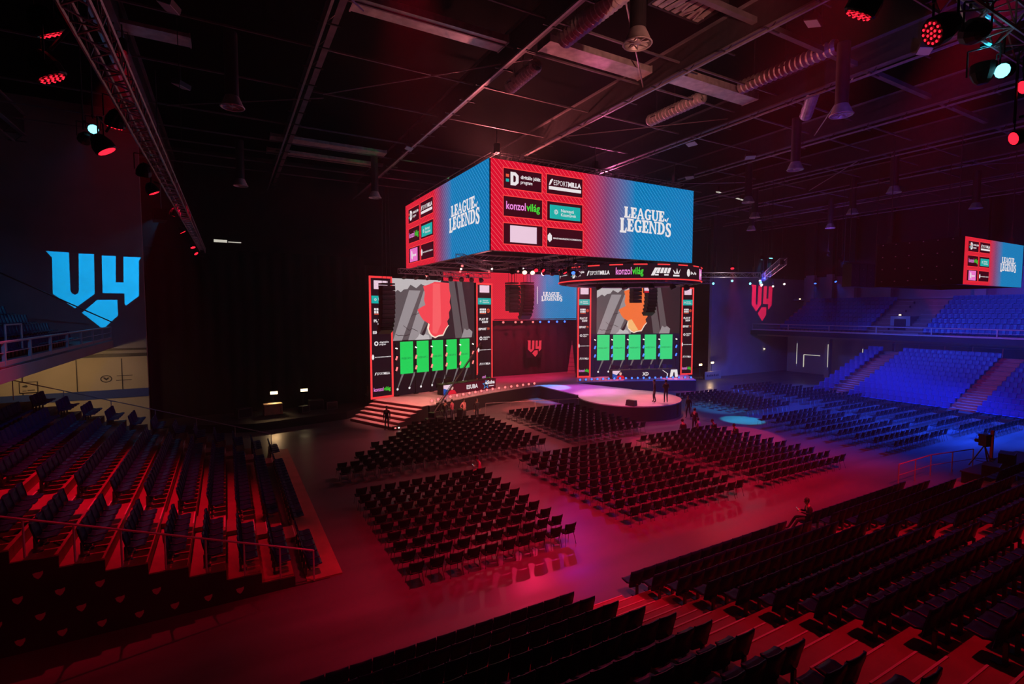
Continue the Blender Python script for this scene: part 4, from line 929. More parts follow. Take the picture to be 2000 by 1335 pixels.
b.build('upper_light_dashes', t, label='dashed red light line')
def warp(x, z, y): 
    a = va + x / RR; return ((RR + y) * math.cos(a), (RR + y) * math.sin(a), z)
q = Pic(warp); z0 = RZ0 + .28; z1 = RZ1 - .3
for (k, fn) in [(-6.3, 'm'), (-4.3, 'd'), (-2.3, 'e'), (.1, 'k'), (2.4, 'r'), (3.75, 's'), (5.5, 'c'), (7.4, 'p')]:
    q = Pic(warp)
    if fn == 'm': mk_magyar(q, k - 1.1, z0 + .1, k + .7, z1 - .05, .02)
    if fn == 'd': mk_digital(q, k - .7, z0, k + .8, z1, .02)
    if fn == 'e': mk_esport(q, k - .95, z0 + .12, k + .95, z1 - .1, .02, bar=False)
    if fn == 'k': mk_konzol(q, k - 1.0, z0 - .04, k + 1.0, z1 + .04, .02)
    if fn == 'r':
        q.poly([(k - .75, z0 + .05), (k - .45, z1), (k - .2, z1), (k - .5, z0 + .05)], E_W, .02); [q.poly([(k - .35 + j * .28, z0 + .22), (k - .2 + j * .28, z1), (k + .02 + j * .28, z1), (k - .13 + j * .28, z0 + .22)], E_W, .02) for j in range(4)]; q.rect(k - .45, z0 + .05, k + .65, z0 + .16, E_W, .02)
    if fn == 's': q.poly([(k - .35, z1 - .1), (k - .05, z0 + .25), (k + .05, z1), (k + .15, z0 + .25), (k + .4, z1 - .05), (k + .25, z0 + .2), (k - .2, z0 + .2)], E_W, .02); q.rect(k - .3, z0, k + .3, z0 + .12, E_W, .02)
    if fn == 'c': q.disc(k - .45, (z0 + z1) / 2, .2, E_W, .02, 10, .3); [q.rect(k - .15 + j * .18, z0 + .2 + .05 * (j % 2), k - .02 + j * .18, z1 - .2 - .06 * (j % 3), E_W, .02) for j in range(5)]
    if fn == 'p': mk_pinkbox(q, k - .5, z0 - .1, k + .5, z1 + .1, .02)
    q.build('sponsor_mark', t)
b = MB()
for i in range(8):
    a = 2 * PI * i / 8 + .3; b.tube((5 * math.cos(a), 5 * math.sin(a), 10.9), (5 * math.cos(a) * .8, 5 * math.sin(a) * .8, 12.5), .02, M_DARKSTEEL, 4)
b.build('suspension_rod', t)
for i, a in enumerate((-2.75, -2.35, -1.95, -1.55, -1.15)):
    x = RC[0] + 5.0 * math.cos(a); y = RC[1] + 5.0 * math.sin(a)
    lamp((x, y, 10.35), (.3 * math.cos(i * 2), -.4, -.9), .42, M_LOFF, 'dark moving head hanging below the round banner, %s from the left' % ORD[i + 1], group='moving heads below the round banner', name='moving_head', hold=10.85)

# ------------------------------------------------------------------ hanging speaker stacks
def array(loc, rz, n, wd, label, curve=.07, hgt=.4):
    t = thing('line_array_speaker', label, 'loudspeaker', loc, rz)
    z = 0; yy = 0; an = 0
    b = MB(); b.box((0, 0, .12), (wd * .9, .9, .12), M_BLACK); b.build('bumper_frame', t)
    for k in range(n):
        an += curve * (k / n) * 1.6
        M = Matrix.Translation((0, yy, z)) @ Matrix.Rotation(-an, 4, 'X')
        b = MB(); b.prism([(-.35, -.02), (.35, 0), (.28, -hgt), (-.4, -hgt + .02)], -wd / 2, wd / 2, M_BLACK, M=M @ Matrix.Rotation(PI / 2, 4, 'Z') @ Matrix.Rotation(PI / 2, 4, 'X'))
        b.box((0, -.36, -hgt / 2), (wd * .86, .03, hgt * .8), M_DARKSTEEL, M=M); b.build('cabinet', t)
        z -= hgt * math.cos(an); yy += hgt * math.sin(an) * 1.0
    b = MB()
    for s_ in (-.35, 0, .35):
        b.tube((s_ * wd, 0, .15), (s_ * wd * .6, 0, 20.2 - loc[2]), .015, M_DARKSTEEL, 4)
    b.build('suspension_cable', t)
array((11.55, 41.6, 10.75), .2, 10, 1.15, 'long black hanging loudspeaker stack in front of the leftmost screen tower')
array((22.7, 40.5, 11.05), .1, 6, 1.0, 'short black hanging loudspeaker stack left of the curved one at centre', .0)
array((23.6, 41.6, 10.9), .1, 6, .8, 'narrow middle loudspeaker stack hanging before the centre screen', .0)
array((24.75, 41.2, 11.15), .0, 8, 1.1, 'curved black hanging loudspeaker stack before the centre screen', .12, .42)
array((38.1, 41.0, 11.5), -.1, 5, 1.1, 'short hanging loudspeaker stack before the right screen', .0)
array((40.5, 41.2, 11.5), -.1, 8, 1.2, 'curved hanging loudspeaker stack before the right screen', .10, .42)
t = thing('hanging_display', 'small lit preview display hanging between the speaker stacks at right', 'display', (39.25, 40.6, 10.7))
b = MB(); b.box((0, 0, .3), (.8, .08, .9), M_BLACK); b.build('casing', t); b = MB(); b.box((0, -.05, .35), (.66, .02, .5), E_PK); b.box((0, -.06, -.02), (.66, .02, .14), E_FLAGR); b.build('picture', t)
b = MB(); b.tube((0, 0, .7), (0, 0, 9.5), .02, M_DARKSTEEL, 4); b.build('suspension_cable', t)

# ================================================================== STANDS
SP = .92; SR = .34
def steps_z(k): return SR * k
# --- near stand: rows run along X, rising towards the camera
t = thing('grandstand', 'terraced near stand with reddish decking at the bottom right, facing the stage', 'grandstand', (0, 0, 0))
b = MB(); NR = 11
for k in range(1, NR):
    yf = 11.35 - SP * k + .42; b.box((18.2, (yf - 4.0) / 2 + 0.0, SR * k - SR / 2), (36.2, yf + 4.0, SR), M_TREAD)
b.build('terrace', t)
for xa, xb in ((8.6, 10.1), (18.15, 19.1), (27.2, 28.4)):
    b = MB()
    for k in range(1, NR):
        yf = 11.35 - SP * k + .42
        b.box(((xa + xb) / 2, yf + .2, SR * (k - 1) + SR / 4), (xb - xa, .42, SR / 2), M_TREAD)
        b.box(((xa + xb) / 2, yf + .40, SR * (k - .5) + .005), (xb - xa, .035, .012), M_NOSE); b.box(((xa + xb) / 2, yf - .02, SR * k + .006), (xb - xa, .04, .012), M_NOSE)
    b.build('aisle_steps', t)
# --- left stand: rows run along Y, rising towards -X
t = thing('grandstand', 'terraced left stand with reddish decking and a dark dotted side panel', 'grandstand', (0, 0, 0))
b = MB(); NL = 13
for k in range(1, NL):
    xf = 2.15 - .94 * k + .42; b.box(((xf - 10.5) / 2, 25.7, SR * k - SR / 2), (xf + 10.5, 17.4, SR), M_TREAD)
b.box((2.55, 25.7, .02), (1.1, 17.4, .05), M_TREAD)
b.build('terrace', t)
for ya, yb in ((20.35, 21.5), (31.1, 32.2)):
    b = MB()
    for k in range(1, NL):
        xf = 2.15 - .94 * k + .42
        b.box((xf + .2, (ya + yb) / 2, SR * (k - 1) + SR / 4), (.42, yb - ya, SR / 2), M_TREAD)
        b.box((xf + .40, (ya + yb) / 2, SR * (k - .5) + .005), (.035, yb - ya, .012), M_NOSE); b.box((xf - .02, (ya + yb) / 2, SR * k + .006), (.04, yb - ya, .012), M_NOSE)
    b.build('aisle_steps', t)
M_DOT = mat('pale_dot', (.5, .42, .40), .7)  # flat pale colour of the blots on the side panel
b = MB(); pr = [(2.7, 0)]
for k in range(1, NL): x = 2.15 - .94 * k + .44; pr += [(x, SR * (k - 1) - (.0 if k > 1 else -.02)), (x, SR * k - .02)]
pr += [(-10.5, SR * (NL - 1)), (-10.5, 0)]
b.prism([(x, z) for x, z in pr], 0, .06, M_PANEL, M=Matrix.Translation((0, 16.98, 0)) @ Matrix.Rotation(PI / 2, 4, 'X')); b.build('side_panel', t)
dots = MB()
for i in range(14):
    for j in range(6):
        x = 1.75 - i * .82 - (j % 2) * .41; z = .30 + j * .55
        if z < (2.15 - x) / .94 * SR - .35:
            dots.add([(x + a * .105, 16.905, z + c * .105) for a, c in ((-1, .6), (-.4, .8), (.3, .75), (1, 1), (1, .3), (.5, -.6), (0, -.95), (-.7, -.3))], [tuple(range(8))], M_DOT)
dots.build('dot_pattern', t, label='pale blot pattern on the dark side panel')

# --- right stand, lower and upper
RX = 53.0
t = thing('grandstand', 'lower right stand full of blue seats with two reddish aisles', 'grandstand', (0, 0, 0))
b = MB()
for k in range(1, 13):
    xf = RX + .94 * k - .42; b.box(((xf + 64.6) / 2, 19.5, SR * k - SR / 2 + .1), (64.6 - xf, 23, SR), M_TREAD)
b.box((RX + .1, 19.5, .15), (1.3, 23, .3), M_PANEL); b.build('terrace', t)
for ya, yb in ((27.2, 28.7), (17.4, 18.9)):
    b = MB()
    for k in range(1, 13):
        xf = RX + .94 * k - .42
        b.box((xf - .2, (ya + yb) / 2, SR * (k - 1) + SR / 4 + .1), (.42, yb - ya, SR / 2), M_TREAD); b.box((xf - .40, (ya + yb) / 2, SR * (k - .5) + .105), (.04, yb - ya, .012), M_NOSE)
    b.build('aisle_steps', t)
t = thing('grandstand', 'upper right stand of blue seats behind the long pale rail', 'grandstand', (0, 0, 0))
b = MB(); b.box((68.9, 21.4, 5.75), (12.4, 46.8, .5), M_PANEL)
for k in range(1, 9):
    xf = 63.8 + .95 * k - .42; b.box(((xf + 72.4) / 2, 22, 6.0 + .5 * k - .25), (72.4 - xf, 40, .5), M_TREAD)
b.build('terrace', t)
for ya, yb in ((29.2, 30.7), (25.9, 27.3)):
    b = MB()
    for k in range(1, 9):
        xf = 63.8 + .95 * k - .42
        b.box((xf - .2, (ya + yb) / 2, 6.0 + .5 * (k - 1) + .125), (.42, yb - ya, .25), M_TREAD); b.box((xf - .4, (ya + yb) / 2, 6.0 + .5 * (k - .5) + .005), (.05, yb - ya, .02), M_NOSE)
    b.build('aisle_steps', t)
b = MB(); b.box((66.4, 28.2, 7.1), (2.2, 1.9, 1.9), M_WALL); b.box((65.25, 28.2, 7.0), (.06, 1.1, 1.5), M_PANEL); b.build('entrance_box', t)
# concourse wall pillars
for i, (y, wd, wh) in enumerate([(43.0, 1.2, 'beside the red emblem'), (40.3, .8, 'second from the red emblem'), (37.5, .9, 'under the right blue lamp'), (33.2, .9, 'between the blue lamp and the dark panel'), (24, 1, 'behind the small screen'), (16, 1, 'rightmost')]):
    b = MB(); b.box((0, 0, 11.4), (.6, wd, 4.6), M_WALL); b.box((0, 0, 18.1), (.5, wd * .8, 9.0), M_PANEL); b.box((0, 0, 9.2), (.9, wd + .2, .6), M_WALL); tag(b.build('concourse_pillar', loc=(73.4, y, 0)), 'pale pillar behind the top row of the upper right stand, ' + wh, 'pillar', 'concourse pillars')  # pillar tops coloured dark in place of shade, like the wall behind
b = MB(); b.box((73.9, 21, 10.25), (2.6, 48, .3), M_WALL); tag(b.build('concourse_floor'), 'concourse floor slab behind the top row of the upper right stand', 'slab')
# columns and ceiling below the right deck
b = MB(); b.box((69.4, 21.3, 5.35), (11, 46.6, .2), M_BEIGE); tag(b.build('deck_soffit'), 'dull yellowish underside below the upper right stand', 'soffit')
for i, y in enumerate((9, 16, 23, 30, 37)):
    b = MB(); b.box((0, 0, 2.6), (.6, .6, 5.2), M_BEIGE); b.box((0, 0, 5.1), (.9, .9, .2), M_BEIGE); tag(b.build('deck_column', loc=(67.5, y, 0)), 'square column under the upper right deck, %s from the right end' % ORD[i + 1], 'column', 'columns under the right deck')
b = MB(); b.box((70, 21, 2.6), (.2, 46, 5.1), M_BEIGE); tag(b.build('undercroft_wall'), 'dim yellowish wall under the upper right deck behind the lower stand', 'wall')
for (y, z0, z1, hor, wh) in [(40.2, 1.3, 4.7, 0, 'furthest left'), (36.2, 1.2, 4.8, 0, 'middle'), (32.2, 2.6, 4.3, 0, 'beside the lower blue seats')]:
    t = thing('door_frame', 'thin vertical door edge with painted-on light under the right deck, ' + wh, 'door frame', (66.0, y, 0), 0, 'lit door edges')
    b = MB(); b.box((0, 0, (z0 + z1) / 2), (.08, .1, z1 - z0), M_WHITE); b.build('jamb', t); b = MB(); b.box((-.05, .0, (z0 + z1) / 2), (.03, .07, (z1 - z0) * .8), E_TUBE_EDGE); b.build('painted_lit_edge', t)  # light on the door edge painted as a glowing strip
t = thing('door_frame', 'white door frame corner with crossbar, its light painted as glow, under the right deck', 'door frame', (66, 38.2, 0))
b = MB(); b.box((-.05, 1.05, 2.1), (.06, .1, 1.6), E_TUBE_EDGE); b.build('jamb', t); b = MB(); b.box((-.05, 0, 2.93), (.06, 2.1, .08), E_TUBE_EDGE); b.build('crossbar', t)  # frame corner glows by itself in place of light falling on it

# rails
def rail(pts, label, posts=2.4, h=1.0, r=.035, mid=True, heavy=False, group=None, name='handrail'):
    t = thing(name, label, 'railing', pts[0], 0, group); o = Vector(pts[0]); P = [Vector(p) - o for p in pts]
    b = MB()
    for a_, c_ in zip(P, P[1:]):
        b.tube(a_ + Vector((0, 0, h)), c_ + Vector((0, 0, h)), r, M_RAIL, 6)
    b.build('top_rail', t)
    if mid:
        b = MB()
        for a_, c_ in zip(P, P[1:]):
            if heavy: 
                d = c_ - a_; L = d.length; M = Matrix.Translation((a_ + c_) / 2 + Vector((0, 0, .08))) @ d.to_track_quat('X', 'Z').to_matrix().to_4x4(); b.box((0, 0, 0), (L, .06, .16), M_RAIL, M=M)
                b.tube(a_ + Vector((0, 0, h * .55)), c_ + Vector((0, 0, h * .55)), r * .4, M_RAIL, 4)
            else: b.tube(a_ + Vector((0, 0, h * .5)), c_ + Vector((0, 0, h * .5)), r * .6, M_RAIL, 5)
        b.build('lower_rail', t)
    for a_, c_ in zip(P, P[1:]):
        n = max(1, int((c_ - a_).length / posts))
        for i in range(n + 1):
            if i == 0 and a_ is not P[0]: continue
            q = a_.lerp(c_, i / n); b = MB()
            if heavy: b.box((q.x, q.y, q.z + h / 2), (.1, .1, h), M_RAIL)
            else: b.tube(q, q + Vector((0, 0, h)), r * .9, M_RAIL, 5)
            b.build('post', t)
rail([(62.7, 44.5, 6.05), (62.7, 4, 6.05)], 'long pale railing along the front of the upper right deck', 4.6, .85, .06, True, True, name='deck_railing')
rail([(64.5, 30.5, 4.1), (64.5, 8, 4.1)], 'thin railing along the top of the lower right stand', 2.2, .95, .025, False)
rail([(2.2, 16.9, .05), (-9.5, 16.9, 4.2)], 'dark sloping handrail along the near side of the left stand', 1.0, 1.0, .03, False)
rail([(2.2, 34.5, .05), (-9.5, 34.5, 4.2)], 'thin sloping handrail along the stage side of the left stand', 1.9, 1.0, .025, False)
rail([(28.8, 12.2, 0), (32.2, 12.2, 0), (35.6, 11.6, 0)], 'low railing at the right end of the near stand by the camera platform', 1.7, 1.1, .03, True)
rail([(18.6, 37.6, 0), (27.0, 35.6, 0)], 'thin crowd rail in front of the stage left of the catwalk', 2.1, 1.0, .02, False)
# --- left upper deck
t = thing('grandstand', 'upper left stand with dark blue seats above the red-lit railing', 'grandstand', (0, 0, 0))
b = MB(); b.box((-11.6, 28, 6.35), (9.2, 33.9, .5), M_WALL)
for k in range(1, 9):
    xf = -8.2 - .95 * k + .42; b.box(((xf - 16.2) / 2, 26.5, 6.6 + .5 * k - .25), (xf + 16.2, 30, .5), M_TREAD)
b.build('terrace', t)
rail([(-7.05, 44.5, 6.7), (-7.05, 11, 6.7)], 'red-lit railing along the front of the upper left deck', 2.6, .85, .05, True, True, name='deck_railing')
rail([(-8.0, 30.5, 7.0), (-8.0, 28.6, 7.0)], 'small barrier frame behind the upper left railing, further one', 1.9, 1.1, .04, False)
rail([(-8.0, 26.5, 7.0), (-8.0, 25.0, 7.0)], 'small barrier frame behind the upper left railing, nearer one', 1.5, 1.1, .04, False)
b = MB(); b.tube((-10.0, 32, 11.0), (-6.8, 43.6, 7.9), .04, M_BLACK, 5); tag(b.build('stair_rail'), 'long dark slanting rail crossing the blue emblem', 'railing')

# ------------------------------------------------------------------ seats
def seat_parts(m):
    """tip-up seat facing +Y, origin on the tier under the backrest"""
    bk = MB(); 
    cols = [(-.25, .0, .0), (-.225, -.03, .01), (0, -.055, .02), (.225, -.03, .01), (.25, .0, .0)]
    vs = []
    for (x, y, dz) in cols:
        for z, dy, sx in ((.30, .05, .92), (.56, .0, 1), (.74, -.05, 1), (.84 + dz, -.065, .95)): vs.append((x * sx, y + dy - .05, z))
    nv = len(vs); vs += [(x, y - .03, z) for x, y, z in vs]; fs = []
    for i in range(4):
        for j in range(3): a = i * 4 + j; fs += [(a, a + 4, a + 5, a + 1)[::-1], (nv + a, nv + a + 4, nv + a + 5, nv + a + 1)]
        fs += [(i * 4 + 3, i * 4 + 7, nv + i * 4 + 7, nv + i * 4 + 3)[::-1], (i * 4, i * 4 + 4, nv + i * 4 + 4, nv + i * 4)]
    for i in (0, 16):
        for j in range(3): fs.append((i + j, i + j + 1, nv + i + j + 1, nv + i + j))
    bk.add(vs, fs, m)
    pn = MB(); vs = []
    for (y, z, s_) in ((-.02, .42, .9), (.10, .39, 1), (.28, .42, 1), (.36, .41, .85)):
        for x in (-.225, -.12, .12, .225): vs.append((x * s_, y, z + (.02 if abs(x) > .2 else 0)))
    nv = len(vs); vs += [(x, y, z - .035) for x, y, z in vs]; fs = []
    for i in range(3):
        for j in range(3): a = i * 4 + j; fs += [(a, a + 1, a + 5, a + 4), (nv + a, nv + a + 4, nv + a + 5, nv + a + 1)]
    for i in range(3): fs += [(i * 4, i * 4 + 4, nv + i * 4 + 4, nv + i * 4), (i * 4 + 3, nv + i * 4 + 3, nv + i * 4 + 7, i * 4 + 7), (i, nv + i, nv + i + 1, i + 1), (12 + i, 13 + i, nv + 13 + i, nv + 12 + i)]
    pn.add(vs, fs, m)
    br = MB(); br.box((0, -.02, .36), (.06, .26, .05), M_BRACKET); br.box((0, -.12, .18), (.07, .06, .36), M_BRACKET); br.box((0, -.06, .01), (.16, .2, .02), M_BRACKET)
    return bk, pn, br
def chair_parts():
    """black stacking chair facing +Y on thin steel legs"""
    bk = MB(); vs = []
    for x, dy in ((-.25, .05), (-.14, .0), (0, -.02), (.14, .0), (.25, .05)):
        for z, d2, sx in ((.50, .02, .80), (.62, .0, .92), (.76, -.04, 1.0), (.84, -.06, .98)): vs.append((x * sx, -.22 + dy + d2, z))
    nv = len(vs); vs += [(x, y - .025, z) for x, y, z in vs]; fs = []
    for i in range(4):
        for j in range(3): a = i * 4 + j; fs += [(a, a + 1, a + 5, a + 4), (nv + a, nv + a + 4, nv + a + 5, nv + a + 1)]
        fs += [(i * 4 + 3, nv + i * 4 + 3, nv + i * 4 + 7, i * 4 + 7), (i * 4, i * 4 + 4, nv + i * 4 + 4, nv + i * 4)]
    for i in (0, 16):
        for j in range(3): fs.append((i + j, nv + i + j, nv + i + j + 1, i + j + 1))
    bk.add(vs, fs, M_CHAIR)
    st = MB(); vs = []
    for y, z, s_ in ((-.2, .46, .85), (-.05, .435, 1), (.15, .45, 1), (.25, .44, .94)):
        for x in (-.23, 0, .23): vs.append((x * s_, y, z))
    nv = 12; vs += [(x, y, z - .03) for x, y, z in vs]; fs = []
    for i in range(3):
        for j in range(2): a = i * 3 + j; fs += [(a, a + 1, a + 4, a + 3), (nv + a, nv + a + 3, nv + a + 4, nv + a + 1)]
        fs += [(i * 3, i * 3 + 3, nv + i * 3 + 3, nv + i * 3), (i * 3 + 2, nv + i * 3 + 2, nv + i * 3 + 5, i * 3 + 5)]
    for j in range(2): fs += [(j, nv + j, nv + j + 1, j + 1), (9 + j, 10 + j, nv + 10 + j, nv + 9 + j)]
    st.add(vs, fs, M_CHAIR)
    fr = MB()
    for s_ in (-1, 1):
        fr.tube((.19 * s_, .16, .43), (.24 * s_, .24, 0), .012, M_CHROME, 4); fr.tube((.19 * s_, -.14, .43), (.24 * s_, -.25, 0), .012, M_CHROME, 4)
        fr.tube((.19, .14 * s_, .42), (-.19, .14 * s_, .42), .012, M_CHROME, 4)
        fr.tube((.19 * s_, .17, .425), (.19 * s_, -.16, .425), .012, M_CHROME, 4); fr.tube((.19 * s_, -.16, .425), (.20 * s_, -.24, .6), .012, M_CHROME, 4)
    return bk, st, fr
def copy_tree(o, loc, rz, label, group):
    r = o.copy(); C.objects.link(r); r.location = loc; r.rotation_euler = (0, 0, rz); r['label'] = label; r['group'] = group
    for ch in o.children:
        c = ch.copy(); C.objects.link(c); c.parent = r
    return r
def mass(name, items, parts, label, cat):
    """one object holding every far copy of a chair or seat"""
    V = []; F = []; MI = []; mats = []; n = 0
    base = []
    for p in parts:
        v = np.array(p.v, dtype=np.float64)
        for m in p.mats:
            if m not in mats: mats.append(m)
        base.append((v, p.f, [mats.index(p.mats[i]) for i in p.m]))
    for (loc, rz) in items:
        c, s_ = math.cos(rz), math.sin(rz)
        for v, f, mi in base:
            w_ = np.empty_like(v); w_[:, 0] = v[:, 0] * c - v[:, 1] * s_ + loc[0]; w_[:, 1] = v[:, 0] * s_ + v[:, 1] * c + loc[1]; w_[:, 2] = v[:, 2] + loc[2]
            V.append(w_); F.extend([tuple(i + n for i in q) for q in f]); MI.extend(mi); n += len(v)
    me = bpy.data.meshes.new(name); me.from_pydata(np.vstack(V).tolist(), [], F)
    for m in mats: me.materials.append(m)
    me.polygons.foreach_set('material_index', MI); me.update()
    o = bpy.data.objects.new(name, me); C.objects.link(o); return tag(o, label, cat, None, 'stuff')
def inframe(p, mg=15):
    x, y, d = proj(p); return d > .5 and -mg < x < 2000 + mg and -mg < y < 1335 + mg

ST = []   # (loc, rz, label, group, blue)
def row(pts_n, f, lab, grp, blue=False):
    for i in range(pts_n):
        loc, rz = f(i); ST.append((loc, rz, lab(i), grp, blue))
P_ = .513
for k in range(NR):
    y = 11.35 - SP * k - .02; z = SR * k
    for (xa, n, nm, fromend) in ((8.3, 15, 'left', -1), (10.4, 15, 'middle', 1), (19.4, 15, 'right', 1), (28.7, 13, 'far right', 1)):
        if nm == 'far right' and k < 3: continue
        for i in range(n):
            x = xa + fromend * (i + .5) * P_
            ST.append(((x, y, z), 0, 'navy seat, %s from the aisle, %s row up, %s section of near stand' % (ORD[i + 1], ORD[k + 1], nm), 'near stand, %s section' % nm, False))
for k in range(NL - 1):
    x = 2.15 - .94 * k; z = SR * k
    for (ya, n, nm) in ((20.25, 6, 'nearest'), (21.65, 18, 'middle'), (32.35, 4, 'stage-side')):
        for i in range(n):
            y = ya - (i + .5) * P_ if nm == 'nearest' else ya + (i + .5) * P_
            ST.append(((x, y, z), -PI / 2, 'navy seat, %s from the steps, %s row up, %s section of left stand' % (ORD[i + 1], ORD[k + 1], nm), 'left stand, %s section' % nm, False))
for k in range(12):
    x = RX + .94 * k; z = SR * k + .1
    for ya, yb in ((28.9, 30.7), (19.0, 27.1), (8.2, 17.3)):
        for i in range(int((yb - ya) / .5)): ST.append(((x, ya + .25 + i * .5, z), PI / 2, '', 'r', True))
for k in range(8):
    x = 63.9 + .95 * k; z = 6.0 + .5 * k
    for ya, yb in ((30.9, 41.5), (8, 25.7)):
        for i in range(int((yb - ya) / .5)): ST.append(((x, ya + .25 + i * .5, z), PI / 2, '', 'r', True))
    x = -8.4 - .95 * k; z = 6.6 + .5 * k
    for i in range(44): ST.append(((x, 19 + i * .5, z), -PI / 2, '', 'r', False))
ST = [s_ for s_ in ST if inframe((s_[0][0], s_[0][1], s_[0][2] + .5), 25)]
ST.sort(key=lambda s_: proj(s_[0])[2])
pa = seat_parts(M_SEAT); proto = None
for s_ in [q for q in ST if q[2]][:300]:
    if proto is None:
        proto = thing('stadium_seat', s_[2], 'seat', s_[0], s_[1], s_[3]); pa[0].build('backrest', proto, True); pa[1].build('seat_pan', proto, True); pa[2].build('bracket', proto)
    else: copy_tree(proto, s_[0], s_[1], s_[2], s_[3])
lab = [q for q in ST if q[2]]; rest = lab[300:] + [q for q in ST if not q[2]]
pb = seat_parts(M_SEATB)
# navy and blue shells share one far object, with their own colours
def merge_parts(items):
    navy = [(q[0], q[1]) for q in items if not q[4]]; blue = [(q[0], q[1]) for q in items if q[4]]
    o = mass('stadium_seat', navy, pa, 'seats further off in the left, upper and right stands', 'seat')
    o2 = mass('tmp', blue, pb, '', '')
    m1 = o.data; m2 = o2.data
    V = np.empty(len(m1.vertices) * 3); m1.vertices.foreach_get('co', V); V2 = np.empty(len(m2.vertices) * 3); m2.vertices.foreach_get('co', V2)
    n = len(m1.vertices); F = [tuple(p.vertices) for p in m1.polygons] + [tuple(i + n for i in p.vertices) for p in m2.polygons]
    MI = [p.material_index for p in m1.polygons] + [p.material_index + len(m1.materials) for p in m2.polygons]
    me = bpy.data.meshes.new('stadium_seat'); me.from_pydata(np.concatenate([V, V2]).reshape(-1, 3).tolist(), [], F)
    for m in list(m1.materials) + list(m2.materials): me.materials.append(m)
    me.polygons.foreach_set('material_index', MI); me.update(); o.data = me
    bpy.data.objects.remove(o2)
merge_parts(rest)

# ------------------------------------------------------------------ floor chairs
CH = []
def block(x0, y0, nx, ny, nm, dx=.655, dy=.85, start=None, jit=.02):
    for j in range(ny):
        xs = start(j) if start else x0
        for i in range(nx):
            x = xs + i * dx
            if start and x > 17.1: break
            CH.append(((x + random.uniform(-jit, jit), y0 + j * dy + random.uniform(-jit, jit), 0), random.uniform(-.04, .04), i, j, nm))
block(5.0, 15.2, 10, 10, 'nearest floor block')
block(14.15, 15.3, 11, 11, 'middle floor block')
block(22.8, 15.3, 11, 11, 'block by the seated group')
block(0, 26.3, 19, 11, 'block by the stage stairs', start=lambda j: [5.0, 5.0, 6.3, 6.3, 7.6, 7.6, 8.9, 9.6, 10.2, 10.9, 11.5][j])
block(19.6, 26.7, 10, 11, 'block left of the catwalk')
block(35.2, 15.3, 11, 9, 'first blue block', dy=1.08)
block(44.2, 14.0, 11, 9, 'second blue block', dy=1.3)
block(37.4, 26.8, 9, 10, 'blue block beside the catwalk')
block(46.8, 26.0, 10, 9, 'furthest blue block', dy=1.15)
seated = [(26.7, 22.2), (27.4, 21.3), (27.9, 20.5)]
CH = [c for c in CH if inframe(c[0], 25)]
CH.sort(key=lambda c: proj(c[0])[2])
cp = chair_parts(); proto = None
for loc, rz, i, j, nm in CH[:300]:
    lb = 'black chair, %s from left, %s row from the near end, %s' % (ORD[i + 1], ORD[j + 1], nm)
    if proto is None:
        proto = thing('stacking_chair', lb, 'chair', loc, rz, 'chairs in the ' + nm); cp[0].build('backrest', proto, True); cp[1].build('seat', proto, True); cp[2].build('frame', proto)
    else: copy_tree(proto, loc, rz, lb, 'chairs in the ' + nm)
mass('stacking_chair', [(c[0], c[1]) for c in CH[300:]], cp, 'rows of black chairs further back on the floor, by the stage and in blue light', 'chair')

